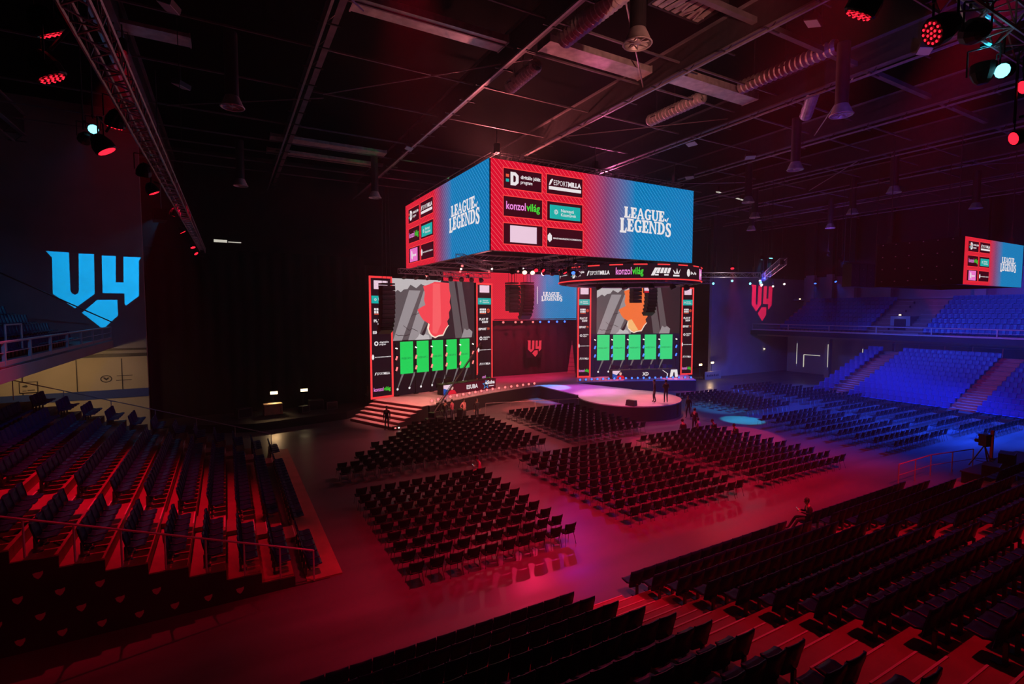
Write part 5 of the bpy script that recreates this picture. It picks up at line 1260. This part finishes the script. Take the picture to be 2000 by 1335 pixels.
# ================================================================== PEOPLE
def person(label, loc, rz, J, shirt, trousers, phone=False, scale=1.0, hair=True):
    """J: joint positions (local, facing +Y); grows one continuous body with a Skin modifier"""
    names = []; co = []; rad = []; edges = []; reg = []
    def j(n, p, r, par, g):
        names.append(n); co.append(p); rad.append(r); reg.append(g)
        if par is not None: edges.append((names.index(par), len(names) - 1))
    j('pelvis', J['pelvis'], (.15, .11), None, 'T')
    V = lambda n: Vector(J[n])
    j('waist', V('pelvis').lerp(V('chest'), .4), (.135, .10), 'pelvis', 'S'); j('chest', J['chest'], (.165, .115), 'waist', 'S')
    j('neck', J['neck'], (.058, .058), 'chest', 'K'); nd = (V('head') - V('neck'))
    j('jaw', V('neck') + nd * .55 + Vector((0, .015, 0)), (.072, .082), 'neck', 'K'); j('head', J['head'], (.082, .098), 'jaw', 'K'); j('crown', V('head') + nd.normalized() * .07, (.062, .075), 'head', 'K')
    j('nose', V('head') + Vector((0, .105, -.035)), (.014, .014), 'head', 'K')
    for s_, d in (('l', -1), ('r', 1)):
        j('sh' + s_, J['sh' + s_], (.07, .065), 'chest', 'S'); j('el' + s_, J['el' + s_], (.045, .045), 'sh' + s_, 'S'); j('wr' + s_, J['wr' + s_], (.030, .028), 'el' + s_, 'S')
        w_ = V('wr' + s_); fd = (w_ - V('el' + s_)).normalized(); hd = Vector(J.get('hd' + s_, tuple(fd))).normalized()
        sd = hd.cross(Vector((0, 0, 1))); sd = sd.normalized() if sd.length > .3 else Vector((0, 1, 0))
        j('palm' + s_, w_ + hd * .07, (.038, .018), 'wr' + s_, 'K')
        pl = w_ + hd * .085
        for q, (o, L_) in enumerate(((-.03, .07), (-.01, .08), (.01, .076), (.03, .06))):
            j('f%d%s' % (q, s_), pl + sd * o + hd * .02, (.009, .009), 'palm' + s_, 'K'); j('g%d%s' % (q, s_), pl + sd * o * 1.1 + hd * L_ - Vector((0, 0, .012)), (.008, .008), 'f%d%s' % (q, s_), 'K')
        j('th' + s_, w_ + hd * .06 - sd * .05, (.010, .010), 'palm' + s_, 'K')
        j('hi' + s_, J['hi' + s_], (.095, .09), 'pelvis', 'T'); j('kn' + s_, J['kn' + s_], (.062, .06), 'hi' + s_, 'T'); j('an' + s_, J['an' + s_], (.043, .043), 'kn' + s_, 'T'); j('toe' + s_, J['toe' + s_], (.045, .032), 'an' + s_, 'B')
    me = bpy.data.meshes.new('body'); me.from_pydata([tuple(Vector(c) * scale) for c in co], edges, []); ob = bpy.data.objects.new('person', me); C.objects.link(ob)
    md = ob.modifiers.new('skin', 'SKIN'); md.use_smooth_shade = True
    for v, r in zip(me.skin_vertices[0].data, rad): v.radius = (r[0] * scale, r[1] * scale)
    me.skin_vertices[0].data[0].use_root = True
    sb = ob.modifiers.new('sub', 'SUBSURF'); sb.levels = 1; sb.render_levels = 1
    dg = bpy.context.evaluated_depsgraph_get(); dg.update()
    m2 = bpy.data.meshes.new_from_object(ob.evaluated_get(dg)); ob.modifiers.clear(); ob.data = m2
    m2.materials.clear()
    for m in (shirt, trousers, M_SKIN, M_BLACK): m2.materials.append(m)
    seg = []
    for a_, c_ in edges: seg.append((Vector(co[a_]) * scale, Vector(co[c_]) * scale, reg[c_]))
    idx = []
    for p in m2.polygons:
        c = p.center; best = 9; g = 'S'
        for a_, c_, r_ in seg:
            d = c_ - a_; t_ = max(0, min(1, (c - a_).dot(d) / max(d.length_squared, 1e-9))); e = (a_ + d * t_ - c).length
            if e < best: best = e; g = r_
        idx.append({'S': 0, 'T': 1, 'K': 2, 'B': 3}[g])
    m2.polygons.foreach_set('material_index', idx); m2.polygons.foreach_set('use_smooth', [True] * len(idx)); m2.update()
    ob.location = loc; ob.rotation_euler = (0, 0, rz); tag(ob, label, 'person')
    if hair:
        hd = V('head') * scale; b = MB(); vs = []
        b.lathe([(.001, .115), (.05, .105), (.082, .07), (.098, .02), (.098, -.03), (.085, -.06)], M_HAIR, 12, M=Matrix.Translation(hd + Vector((0, -.018, .02))) @ Matrix.Rotation(.35, 4, 'X'))
        b.build('hair', ob, True)
    b = MB(); hd = V('head') * scale
    for s_ in (-1, 1):
        b.box(tuple(hd + Vector((.034 * s_, .092, .0))), (.022, .012, .012), M_BLACK); b.lathe([(.001, .03), (.015, .01), (.016, -.02), (.001, -.032)], M_SKIN, 6, M=Matrix.Translation(hd + Vector((.088 * s_, -.005, -.01))))
    b.box(tuple(hd + Vector((0, .088, -.068))), (.045, .012, .008), mat('lips', (.3, .1, .09), .6)); b.build('face_features', ob)
    if phone:
        R_ = Matrix.Rotation(rz, 4, 'Z'); w_ = (V('wrr') + Vector((-.02, .11, .03))) * scale; q = R_ @ w_
        t = thing('phone', 'small lit phone held by the ' + phone, 'phone', Vector(loc) + q, rz)
        b = MB(); b.box((0, 0, 0), (.08, .012, .15), M_BLACK, M=Matrix.Rotation(-.7, 4, 'X')); b.build('casing', t); b = MB(); b.box((0, -.008, 0), (.07, .003, .135), E_W, M=Matrix.Rotation(-.7, 4, 'X')); b.build('display', t)
    return ob
def stand(lean=0, arms='down', step=.08):
    J = dict(pelvis=(0, 0, .94), chest=(0, .01 + lean, 1.30), neck=(0, .01 + lean * 1.2, 1.48), head=(0, .03 + lean * 1.4, 1.645), hil=(-.085, 0, .90), hir=(.085, 0, .90), knl=(-.10, .03, .50), knr=(.10, .03 + step, .50),
             anl=(-.11, -.02 - step, .075), anr=(.11, -.02 + step, .075), toel=(-.12, .14 - step, .03), toer=(.12, .14 + step, .03), shl=(-.175, 0 + lean, 1.40), shr=(.175, 0 + lean, 1.40))
    if arms == 'down': J.update(ell=(-.225, -.03, 1.12), elr=(.225, -.03, 1.12), wrl=(-.235, .05, .87), wrr=(.235, .05, .87))
    if arms == 'phone': J.update(ell=(-.23, -.0, 1.12), elr=(.22, .02, 1.12), wrl=(-.06, .24, 1.14), wrr=(.06, .26, 1.20))
    if arms == 'hips': J.update(ell=(-.34, -.08, 1.14), elr=(.34, -.08, 1.14), wrl=(-.17, .04, .99), wrr=(.17, .04, .99))
    if arms == 'crossed': J.update(ell=(-.23, .02, 1.13), elr=(.23, .02, 1.13), wrl=(.06, .17, 1.18), wrr=(-.06, .19, 1.15))
    return J
def sit(reach=0, arms='lap', lean=.05):
    J = dict(pelvis=(0, -.08, .54), chest=(0, -.08 + lean, .90), neck=(0, -.05 + lean * 1.6, 1.08), head=(0, -.01 + lean * 2.2, 1.24), hil=(-.09, -.04, .53), hir=(.09, -.04, .53), knl=(-.12, .36, .54), knr=(.12, .38, .55),
             anl=(-.12, .40 + reach, .09), anr=(.12, .42 + reach, .09), toel=(-.13, .55 + reach, .04), toer=(.13, .57 + reach, .04), shl=(-.175, -.08 + lean, 1.0), shr=(.175, -.08 + lean, 1.0))
    if arms == 'lap': J.update(ell=(-.23, -.02, .74), elr=(.23, -.02, .74), wrl=(-.10, .20, .66), wrr=(.10, .20, .66))
    if arms == 'phone': J.update(ell=(-.22, .0, .76), elr=(.22, .0, .76), wrl=(-.05, .24, .80), wrr=(.05, .25, .86))
    if arms == 'out': J.update(ell=(-.25, .02, .78), elr=(.2, -.02, .75), wrl=(-.30, .28, .70), wrr=(.06, .18, .84))
    return J
person('person in black standing at the foot of the pink stage stairs', (10.0, 36.5, 0), 2.6, stand(.01, 'down', .05), M_CLB, M_CLB)
person('person in a long dull red top seen from behind near the crew desk', (15.2, 36.7, 0), .6, stand(.0, 'crossed', .0), mat('dull_red_cloth', (.45, .1, .16), .8), M_CLJ)
person('person in a bright pink-red shirt with hand on hip, before the stage', (16.15, 36.6, 0), 3.6, stand(.0, 'hips', .02), M_CLR, M_CLB)
person('person in dark clothes standing right of the pink-shirted one', (17.1, 36.2, 0), 3.0, stand(.02, 'down', .03), M_CLB, M_CLB)
person('crew member in dark clothes standing at the crane base', (14.6, 36.6, 0), -.6, stand(.04, 'phone', .03), M_CLB, M_CLJ)
person('left one of the two dark figures on the round catwalk end', (30.45, 30.35, 1.205), .9, stand(.02, 'down', .06), M_CLB, M_CLB, scale=1.05)
person('right one of the two dark figures on the round catwalk end', (31.1, 29.75, 1.205), -.7, stand(.0, 'crossed', .05), M_CLB, M_CLJ, scale=1.05)
person('person in dark clothes walking on the floor just right of the catwalk', (32.6, 28.7, 0), 1.9, stand(.05, 'down', .16), M_CLB, M_CLJ, scale=1.02)
person('person standing behind the seated group looking at a phone', (28.9, 24.9, 0), -.9, stand(.03, 'phone', .02), M_CLB, M_CLB, 'standing person behind the seated group')
person('leftmost of the three people seated at the top of the middle-right block', (26.75, 24.0, 0), -.3, sit(0, 'lap', .06), M_CLB, M_CLJ)
person('second of the people seated at the top of the middle-right block', (28.05, 23.9, 0), .2, sit(0, 'lap', .0), M_CLG, M_CLJ)
person('third of the people seated, leaning forward, top of the middle-right block', (28.7, 23.0, 0), 1.2, sit(0, 'phone', .1), M_CLB, M_CLB)
person('fourth seated person with head bowed at the right of the group', (28.75, 21.4, 0), 1.3, sit(0, 'phone', .08), M_CLB, M_CLB)
person('person in a pink shirt seated alone at the back of the nearest block', (10.95, 22.95, 0), 1.2, sit(0, 'out', .06), M_CLR, M_CLB, 'person in the pink shirt')
person('person in black seated with outstretched legs, front row of the near stand', (19.65, 11.33, 0.02), .9, sit(.22, 'phone', .03), M_CLB, M_CLB, 'person in the front row of the near stand')

# ================================================================== EQUIPMENT
t = thing('camera_crane', 'long dark camera crane slanting up across the left screen', 'camera crane', (14.2, 37.0, 0))
b = MB()
for k in range(3): b.tube((0, 0, 1.25), (.75 * math.cos(k * 2.09 + .4), .75 * math.sin(k * 2.09 + .4), 0.03), .035, M_BLACK, 6)
b.build('tripod', t)
A_ = Vector((-1.0, -1.3, .9)); B_ = Vector((5.9, 4.6, 5.7)); d = B_ - A_
b = MB(); b.tube(A_, B_, .075, M_BLACK, 6, .05); b.tube(A_ + Vector((0, 0, .28)), B_ + Vector((0, 0, .12)), .02, M_BLACK, 4)
for k in range(1, 12): q = A_ + d * (k / 12); b.tube(q, q + Vector((0, 0, .28 - .16 * k / 12)), .014, M_BLACK, 4)
b.build('boom', t)
b = MB(); b.box((0, 0, 1.35), (.25, .25, .4), M_BLACK); b.build('pivot_head', t)
b = MB(); b.box(tuple(A_), (.35, .5, .4), M_BLACK, .7); b.build('counterweight', t)
b = MB(); b.box(tuple(B_ + Vector((.1, .1, -.35))), (.25, .4, .3), M_BLACK, -.7); b.tube(B_, B_ + Vector((.1, .1, -.3)), .04, M_BLACK, 5); b.build('remote_camera', t)
t = thing('crew_desk', 'small cluttered crew desk by the stage stairs with equipment racks', 'desk', (14.9, 37.6, 0))
b = MB(); b.box((0, 0, .74), (1.7, .7, .04), M_BLACK); b.build('desk_top', t)
for x in (-.8, .8):
    for y in (-.3, .3): b = MB(); b.box((x, y, .36), (.04, .04, .72), M_DARKSTEEL); b.build('leg', t)
for i, (x, y, z, sx, sz, wh) in enumerate([(-.5, .1, .76, .5, .35, 'left'), (.25, .1, .76, .55, .4, 'right')]):
    m = thing('desk_monitor', 'black monitor standing on the crew desk, ' + wh + ' one', 'monitor', (14.9 + x, 37.6 + y, z)); b = MB(); b.box((0, 0, .1 + sz / 2), (sx, .05, sz), M_BLACK); b.build('casing', m); b = MB(); b.box((0, .02, .05), (.2, .15, .1), M_BLACK); b.build('foot', m)
for i, (x, y, wh) in enumerate([(12.9, 35.4, 'alone'), (13.7, 35.7, 'second'), (16.4, 37.6, 'by the pink-shirted person')]):
    t = thing('flight_case', 'dark equipment case on the floor near the stage stairs, ' + wh, 'case', (x, y, 0), .3 * i)
    b = MB(); b.box((0, 0, .4), (.6, .5, .68), M_BLACK); b.build('box', t); b = MB()
    for sx in (-.3, .3):
        for sy in (-.25, .25): b.box((sx, sy, .4), (.03, .03, .7), M_CHROME)
    b.build('edge_profile', t)
    for sx in (-.22, .22): b = MB(); b.box((sx, 0, .03), (.05, .4, .06), M_DARKSTEEL); b.build('wheel', t)
t = thing('floor_lamp_pair', 'small case with two glowing pink lamps at the feet of the person by the stairs', 'lamp', (10.6, 36.2, 0))
b = MB(); b.box((0, 0, .12), (.5, .35, .24), M_BLACK); b.build('body', t)
for x in (-.12, .14): b = MB(); b.box((x, -.19, .16), (.12, .02, .08), E_LRP if x < 0 else E_LW); b.build('lens', t)
# floodlights
def flood(x, y, z, label, e):
    t = thing('floodlight', label, 'floodlight', (x, y, 0))
    b = MB(); b.box((0, .1, z), (.62, .16, .3), M_BLACK); b.build('housing', t)
    b = MB(); b.box((0, .01, z), (.54, .02, .22), E_FLOOD); b.build('lamp_glass', t)
    b = MB(); b.tube((0, .15, .02), (0, .15, z - .12), .03, M_BLACK, 6); b.box((0, .15, .03), (.6, .5, .05), M_BLACK); b.build('stand', t)
    return t
flood(3.17, 45.0, 2.05, 'left one of the two warm floodlights before the black curtain', 0); flood(5.45, 45.0, 2.1, 'right one of the two warm floodlights before the black curtain', 0)
flood(52.2, 44.2, 1.85, 'left one of the two floodlights right of the right tower', 0); flood(54.4, 44.2, 2.0, 'right one of the two floodlights right of the right tower', 0)
spot((3.2, 44.8, 2.2), (3.0, 43.3, .9), 160, WARM, 70, .8, .1); 
point((18.5, 37.5, 10.4), 350, (1, .25, .3), .3)  # unseen lamp added for screen light bounced onto the trusses
point((40.5, 31.2, 11.0), 60, (1, .8, .85), .15)  # unseen lamp added to brighten the pale truss
point((45.5, 32.0, 11.2), 140, (1, .25, .4), .15)  # unseen lamp added to turn the slanting truss pink
point((53.3, 43.6, 1.6), 60, WARM, .2)
t = thing('plywood_crate', 'pale plywood crate lit warm on the side platform', 'crate', (2.95, 43.6, .6), .1)
b = MB(); b.box((0, 0, .42), (1.3, .7, .84), M_WOOD); b.build('box', t); b = MB()
for z in (.06, .78): b.box((0, -.37, z), (1.34, .04, .1), M_WOOD)
for x in (-.6, .6): b.box((x, -.37, .42), (.1, .045, .84), M_WOOD)
b.build('batten', t)
for i, (x, y, s_, wh) in enumerate([(6.2, 44.0, .8, 'under the right floodlight'), (7.3, 43.6, .6, 'nearest the stairs'), (.9, 43.4, .7, 'left of the plywood crate'), (5.2, 43.3, .5, 'right of the plywood crate')]):
    t = thing('flight_case', 'black flight case on the side platform, ' + wh, 'case', (x, y, .6), .2 * i)
    b = MB(); b.box((0, 0, s_ / 2), (s_ * 1.4, s_, s_), M_BLACK); b.build('box', t); b = MB()
    for a_ in (-1, 1): b.box((a_ * s_ * .7, -s_ / 2, s_ / 2), (.04, .03, s_), M_CHROME); b.box((0, -s_ / 2, s_ / 2 + a_ * s_ * .48), (s_ * 1.4, .03, .04), M_CHROME)
    b.build('edge_profile', t)
t = thing('banner_board', 'low warm-lit lettered board beneath the right floodlights', 'banner', (53.8, 43.6, 0))
b = MB(); b.box((0, 0, .5), (3.0, .08, 1.0), M_BEIGE); b.build('board', t); b = MB(); b.box((0, .2, .3), (2.6, .4, .6), M_BLACK); b.build('base', t)
p = Pic(); p.text('HAJRÁ', -1.1, .3, .9, .65, M_DARKSTEEL, .06, .02) if False else [p.rect(-1.2 + j * .33, .35, -1.0 + j * .33, .62 - .05 * (j % 2), M_DARKSTEEL, .06) for j in range(7)]; p.build('lettering', t)
# camera platform right of the near stand
t = thing('camera_platform', 'dark raised camera platform at the right edge beside the near stand', 'platform', (33.0, 9.6, 0))
b = MB(); b.box((1.5, -.6, .45), (7.0, 3.0, .86), M_PANEL); b.build('skirt', t); b = MB(); b.box((1.5, -.6, .9), (7.1, 3.1, .05), M_DARKSTEEL); b.build('deck', t)
t = thing('tripod_camera', 'broadcast camera under a dark cover on a tripod on the camera platform', 'camera', (32.6, 10.2, .93))
b = MB()
for k in range(3): b.tube((0, 0, 1.1), (.55 * math.cos(k * 2.09), .55 * math.sin(k * 2.09), .02), .03, M_DARKSTEEL, 5)
b.ring((0, 0, .35), .36, .015, M_DARKSTEEL, 12, 4); b.build('tripod', t)
b = MB(); b.box((0, 0, 1.32), (.32, .34, .5), M_BLACK, -.3); b.box((0, 0, 1.6), (.4, .36, .1), M_BLACK, -.3); b.build('camera_body', t)
b = MB(); b.tube((.02, .15, 1.28), (.06, .38, 1.28), .09, M_BLACK, 10); b.build('zoom_lens', t)
for i, (x, y, wh) in enumerate([(31.0, 9.4, 'left of the tripod camera'), (34.2, 9.8, 'right of the tripod camera')]):
    t = thing('flight_case', 'dark case on the camera platform, ' + wh, 'case', (x, y, .93), .2)
    b = MB(); b.box((0, 0, .3), (.9, .6, .6), M_BLACK); b.build('box', t); b = MB(); b.box((0, -.3, .6), (.9, .02, .03), M_CHROME); b.build('edge_profile', t)
t = thing('platform_post', 'reddish upright post at the corner of the camera platform', 'post', (34.8, 10.6, .93)); b = MB(); b.box((0, 0, .75), (.12, .12, 1.5), mat('red_post', (.5, .1, .08), .6)); b.build('post', t); b = MB(); b.box((0, 0, .03), (.3, .3, .05), M_DARKSTEEL); b.build('base_plate', t)

# small screen block at the right
sx0, sy0 = 38.55, 13.5
t = thing('small_screen_cube', 'smaller block of screens hanging over the right side, one bright face', 'led screen', (sx0, sy0, 10.27))
s_ = .52; W_ = 17.55 * s_; H_ = HC * s_ - .02
b = MB(); b.box((W_ / 2, .2, H_ / 2), (W_, .32, H_), M_LEDOFF); fc = b.build('screen_face', t); sponsor_wall(fc, W_, H_, s_, True, hatch_mat('small_wall_picture', 6.9 * s_, 11 * s_, 7))
b = MB(); L2 = 4.6; b.box((-.02, L2 / 2, H_ / 2), (.3, L2, H_), M_CURT); b.box((W_, L2 / 2, H_ / 2), (.3, L2, H_), M_LEDOFF); b.box((W_ / 2, L2, H_ / 2), (W_, .3, H_), M_LEDOFF); b.build('rear_cabinets', t)  # one side coloured blacker than the other cabinets, its shade put into the colour
b = MB()
for k in range(6):
    for j_ in range(4): b.box((-.19, .5 + k * .75, .35 + j_ * .8), (.03, .06, .06), M_TRUSS)
b.build('panel_clamps', t)
b = MB()
for x, y in ((.4, .5), (W_ - .4, .5), (.4, L2 - .5), (W_ - .4, L2 - .5)): b.tube((x, y, H_), (x, y, 20 - 10.35), .03, M_DARKSTEEL, 4); b.box((x, y, H_ + .3), (.25, .25, .5), M_BLACK)
b.build('chain_hoist', t)
t = thing('speaker_bank', 'dark bank of hanging loudspeakers with tiny glints left of the small screen', 'loudspeaker', (45.5, 22.5, 10.6))
for k in range(4):
    b = MB(); b.box((k * 1.15 - 1.7, 0, 0.9), (1.1, .7, 1.8), M_BLACK)
    for j_ in range(3): b.box((k * 1.15 - 1.7, -.37, .3 + j_ * .55), (.05, .03, .05), M_TRUSS)
    b.build('cabinet', t)
b = MB(); b.box((0, 0, 1.9), (4.8, .5, .12), M_DARKSTEEL); b.tube((-2, 0, 1.9), (-2, 0, 9.5), .03, M_DARKSTEEL, 4); b.tube((2, 0, 1.9), (2, 0, 9.5), .03, M_DARKSTEEL, 4); b.build('hanging_frame', t)
# small working lights
for i, (p_, c_, wh) in enumerate([((70, 42.5, 10.3), E_FLOOD, 'in the doorway beside the red emblem'), ((65.2, 28.2, 8.2), E_FLOOD, 'on the stair entrance box'), ((66, 44.93, 3.3), E_FLOOD, 'under the far end of the right deck')]):
    t = thing('work_light', 'tiny yellowish work light ' + wh, 'light', p_); b = MB(); b.box((0, 0, 0), (.1, .18, .12), c_); b.build('lens', t); b = MB(); b.box((.1, 0, 0), (.1, .26, .2), M_BLACK); b.build('housing', t)
# warm lamps under the left deck light the beige wall
for i, x in enumerate((-8.2, -12.5)):
    t = thing('undercroft_lamp', 'warm ceiling lamp hidden under the upper left deck, %s one' % ('right' if i == 0 else 'left'), 'lamp', (x, 40.5, 5.85)); b = MB(); b.lathe([(.001, 0), (.2, .0), (.2, .1), (.1, .2)], M_WHITE, 10); b.build('housing', t)
    spot((x, 40.4, 5.75), (x + .3, 45, 3.4), 240, WARM, 120, .9, .15, t)


# ================================================================== PROJECTED EMBLEMS (lamp, metal stencil plate with the emblem cut out)
def gobo(loc, loops, wall_y, col, energy, label):
    t = thing('emblem_projector', label, 'projector', loc); L_ = Vector(loc); dp = .35
    k = dp / (wall_y - L_.y)
    def pl(x, z): return ((x - L_.x) * k, (z - L_.z) * k)
    holes = [[pl(x, z) for x, z in lp] for lp in loops]
    cx = sum(p[0] for h in holes for p in h) / sum(len(h) for h in holes); cz = sum(p[1] for h in holes for p in h) / sum(len(h) for h in holes)
    R_ = .26; outer = [(cx - R_, cz - R_), (cx + R_, cz - R_), (cx + R_, cz + R_), (cx - R_, cz + R_)]
    flat = [p for h in [outer] + holes for p in h]
    tr = tessellate_polygon([[Vector((x, z, 0)) for x, z in h] for h in [outer] + holes])
    b = MB(); b.add([(x, dp, z) for x, z in flat] , [tuple(f) for f in tr], M_BLACK); b.build('stencil_plate', t)
    b = MB()
    for (a_, c_) in zip(outer, outer[1:] + outer[:1]):
        vs = [(a_[0], dp, a_[1]), (c_[0], dp, c_[1]), (c_[0] * .0 + (c_[0] - cx) , -.3, c_[1] - cz), (a_[0] - cx, -.3, a_[1] - cz)]
        b.add(vs, [(0, 1, 2, 3)], M_BLACK)
    b.add([(x - cx, -.3, z - cz) for x, z in outer], [(0, 1, 2, 3)], M_BLACK); b.build('housing', t)
    b = MB(); b.tube((0, 0, .2), (0, 0, 20.1 - loc[2]), .03, M_DARKSTEEL, 5); b.build('drop_pipe', t)
    l = bpy.data.lights.new('lamp', 'SPOT'); l.energy = energy; l.color = col; l.spot_size = math.radians(62); l.spot_blend = .1; l.shadow_soft_size = 0.0
    o = bpy.data.objects.new('lamp', l); C.objects.link(o); o.parent = t; o.rotation_euler = (Vector((cx, dp, cz))).to_track_quat('-Z', 'Y').to_euler()
gobo((-2.6, 30.0, 13.3), [LV, L4, L5], 45.0, (.0, .42, .95), 26000, 'black projector beside the left truss throwing the blue emblem')
rl = [emb(lp, 62.8, 7.2, 4.86, 5.05) for lp in (LV, L4, L5)]
gobo((57.0, 30.0, 13.6), rl, 45.0, (1, .01, .07), 24000, 'black projector under the roof throwing the red emblem')

# ================================================================== HAZE
if True:
    b = MB(); b.box((26.5, 19.5, 11.2), (96, 64, 22.2), M_BLACK)
    hz = b.build('haze'); hm = bpy.data.materials.new('thin_stage_haze'); hm.use_nodes = True; nt = hm.node_tree; nt.nodes.clear()
    vs_ = nt.nodes.new('ShaderNodeVolumeScatter'); o = nt.nodes.new('ShaderNodeOutputMaterial'); vs_.inputs['Density'].default_value = 0.0023; vs_.inputs['Anisotropy'].default_value = 0.6
    nt.links.new(vs_.outputs[0], o.inputs['Volume']); hz.data.materials.clear(); hz.data.materials.append(hm)
    tag(hz, 'thin stage haze filling the whole hall', 'haze', None, 'stuff')
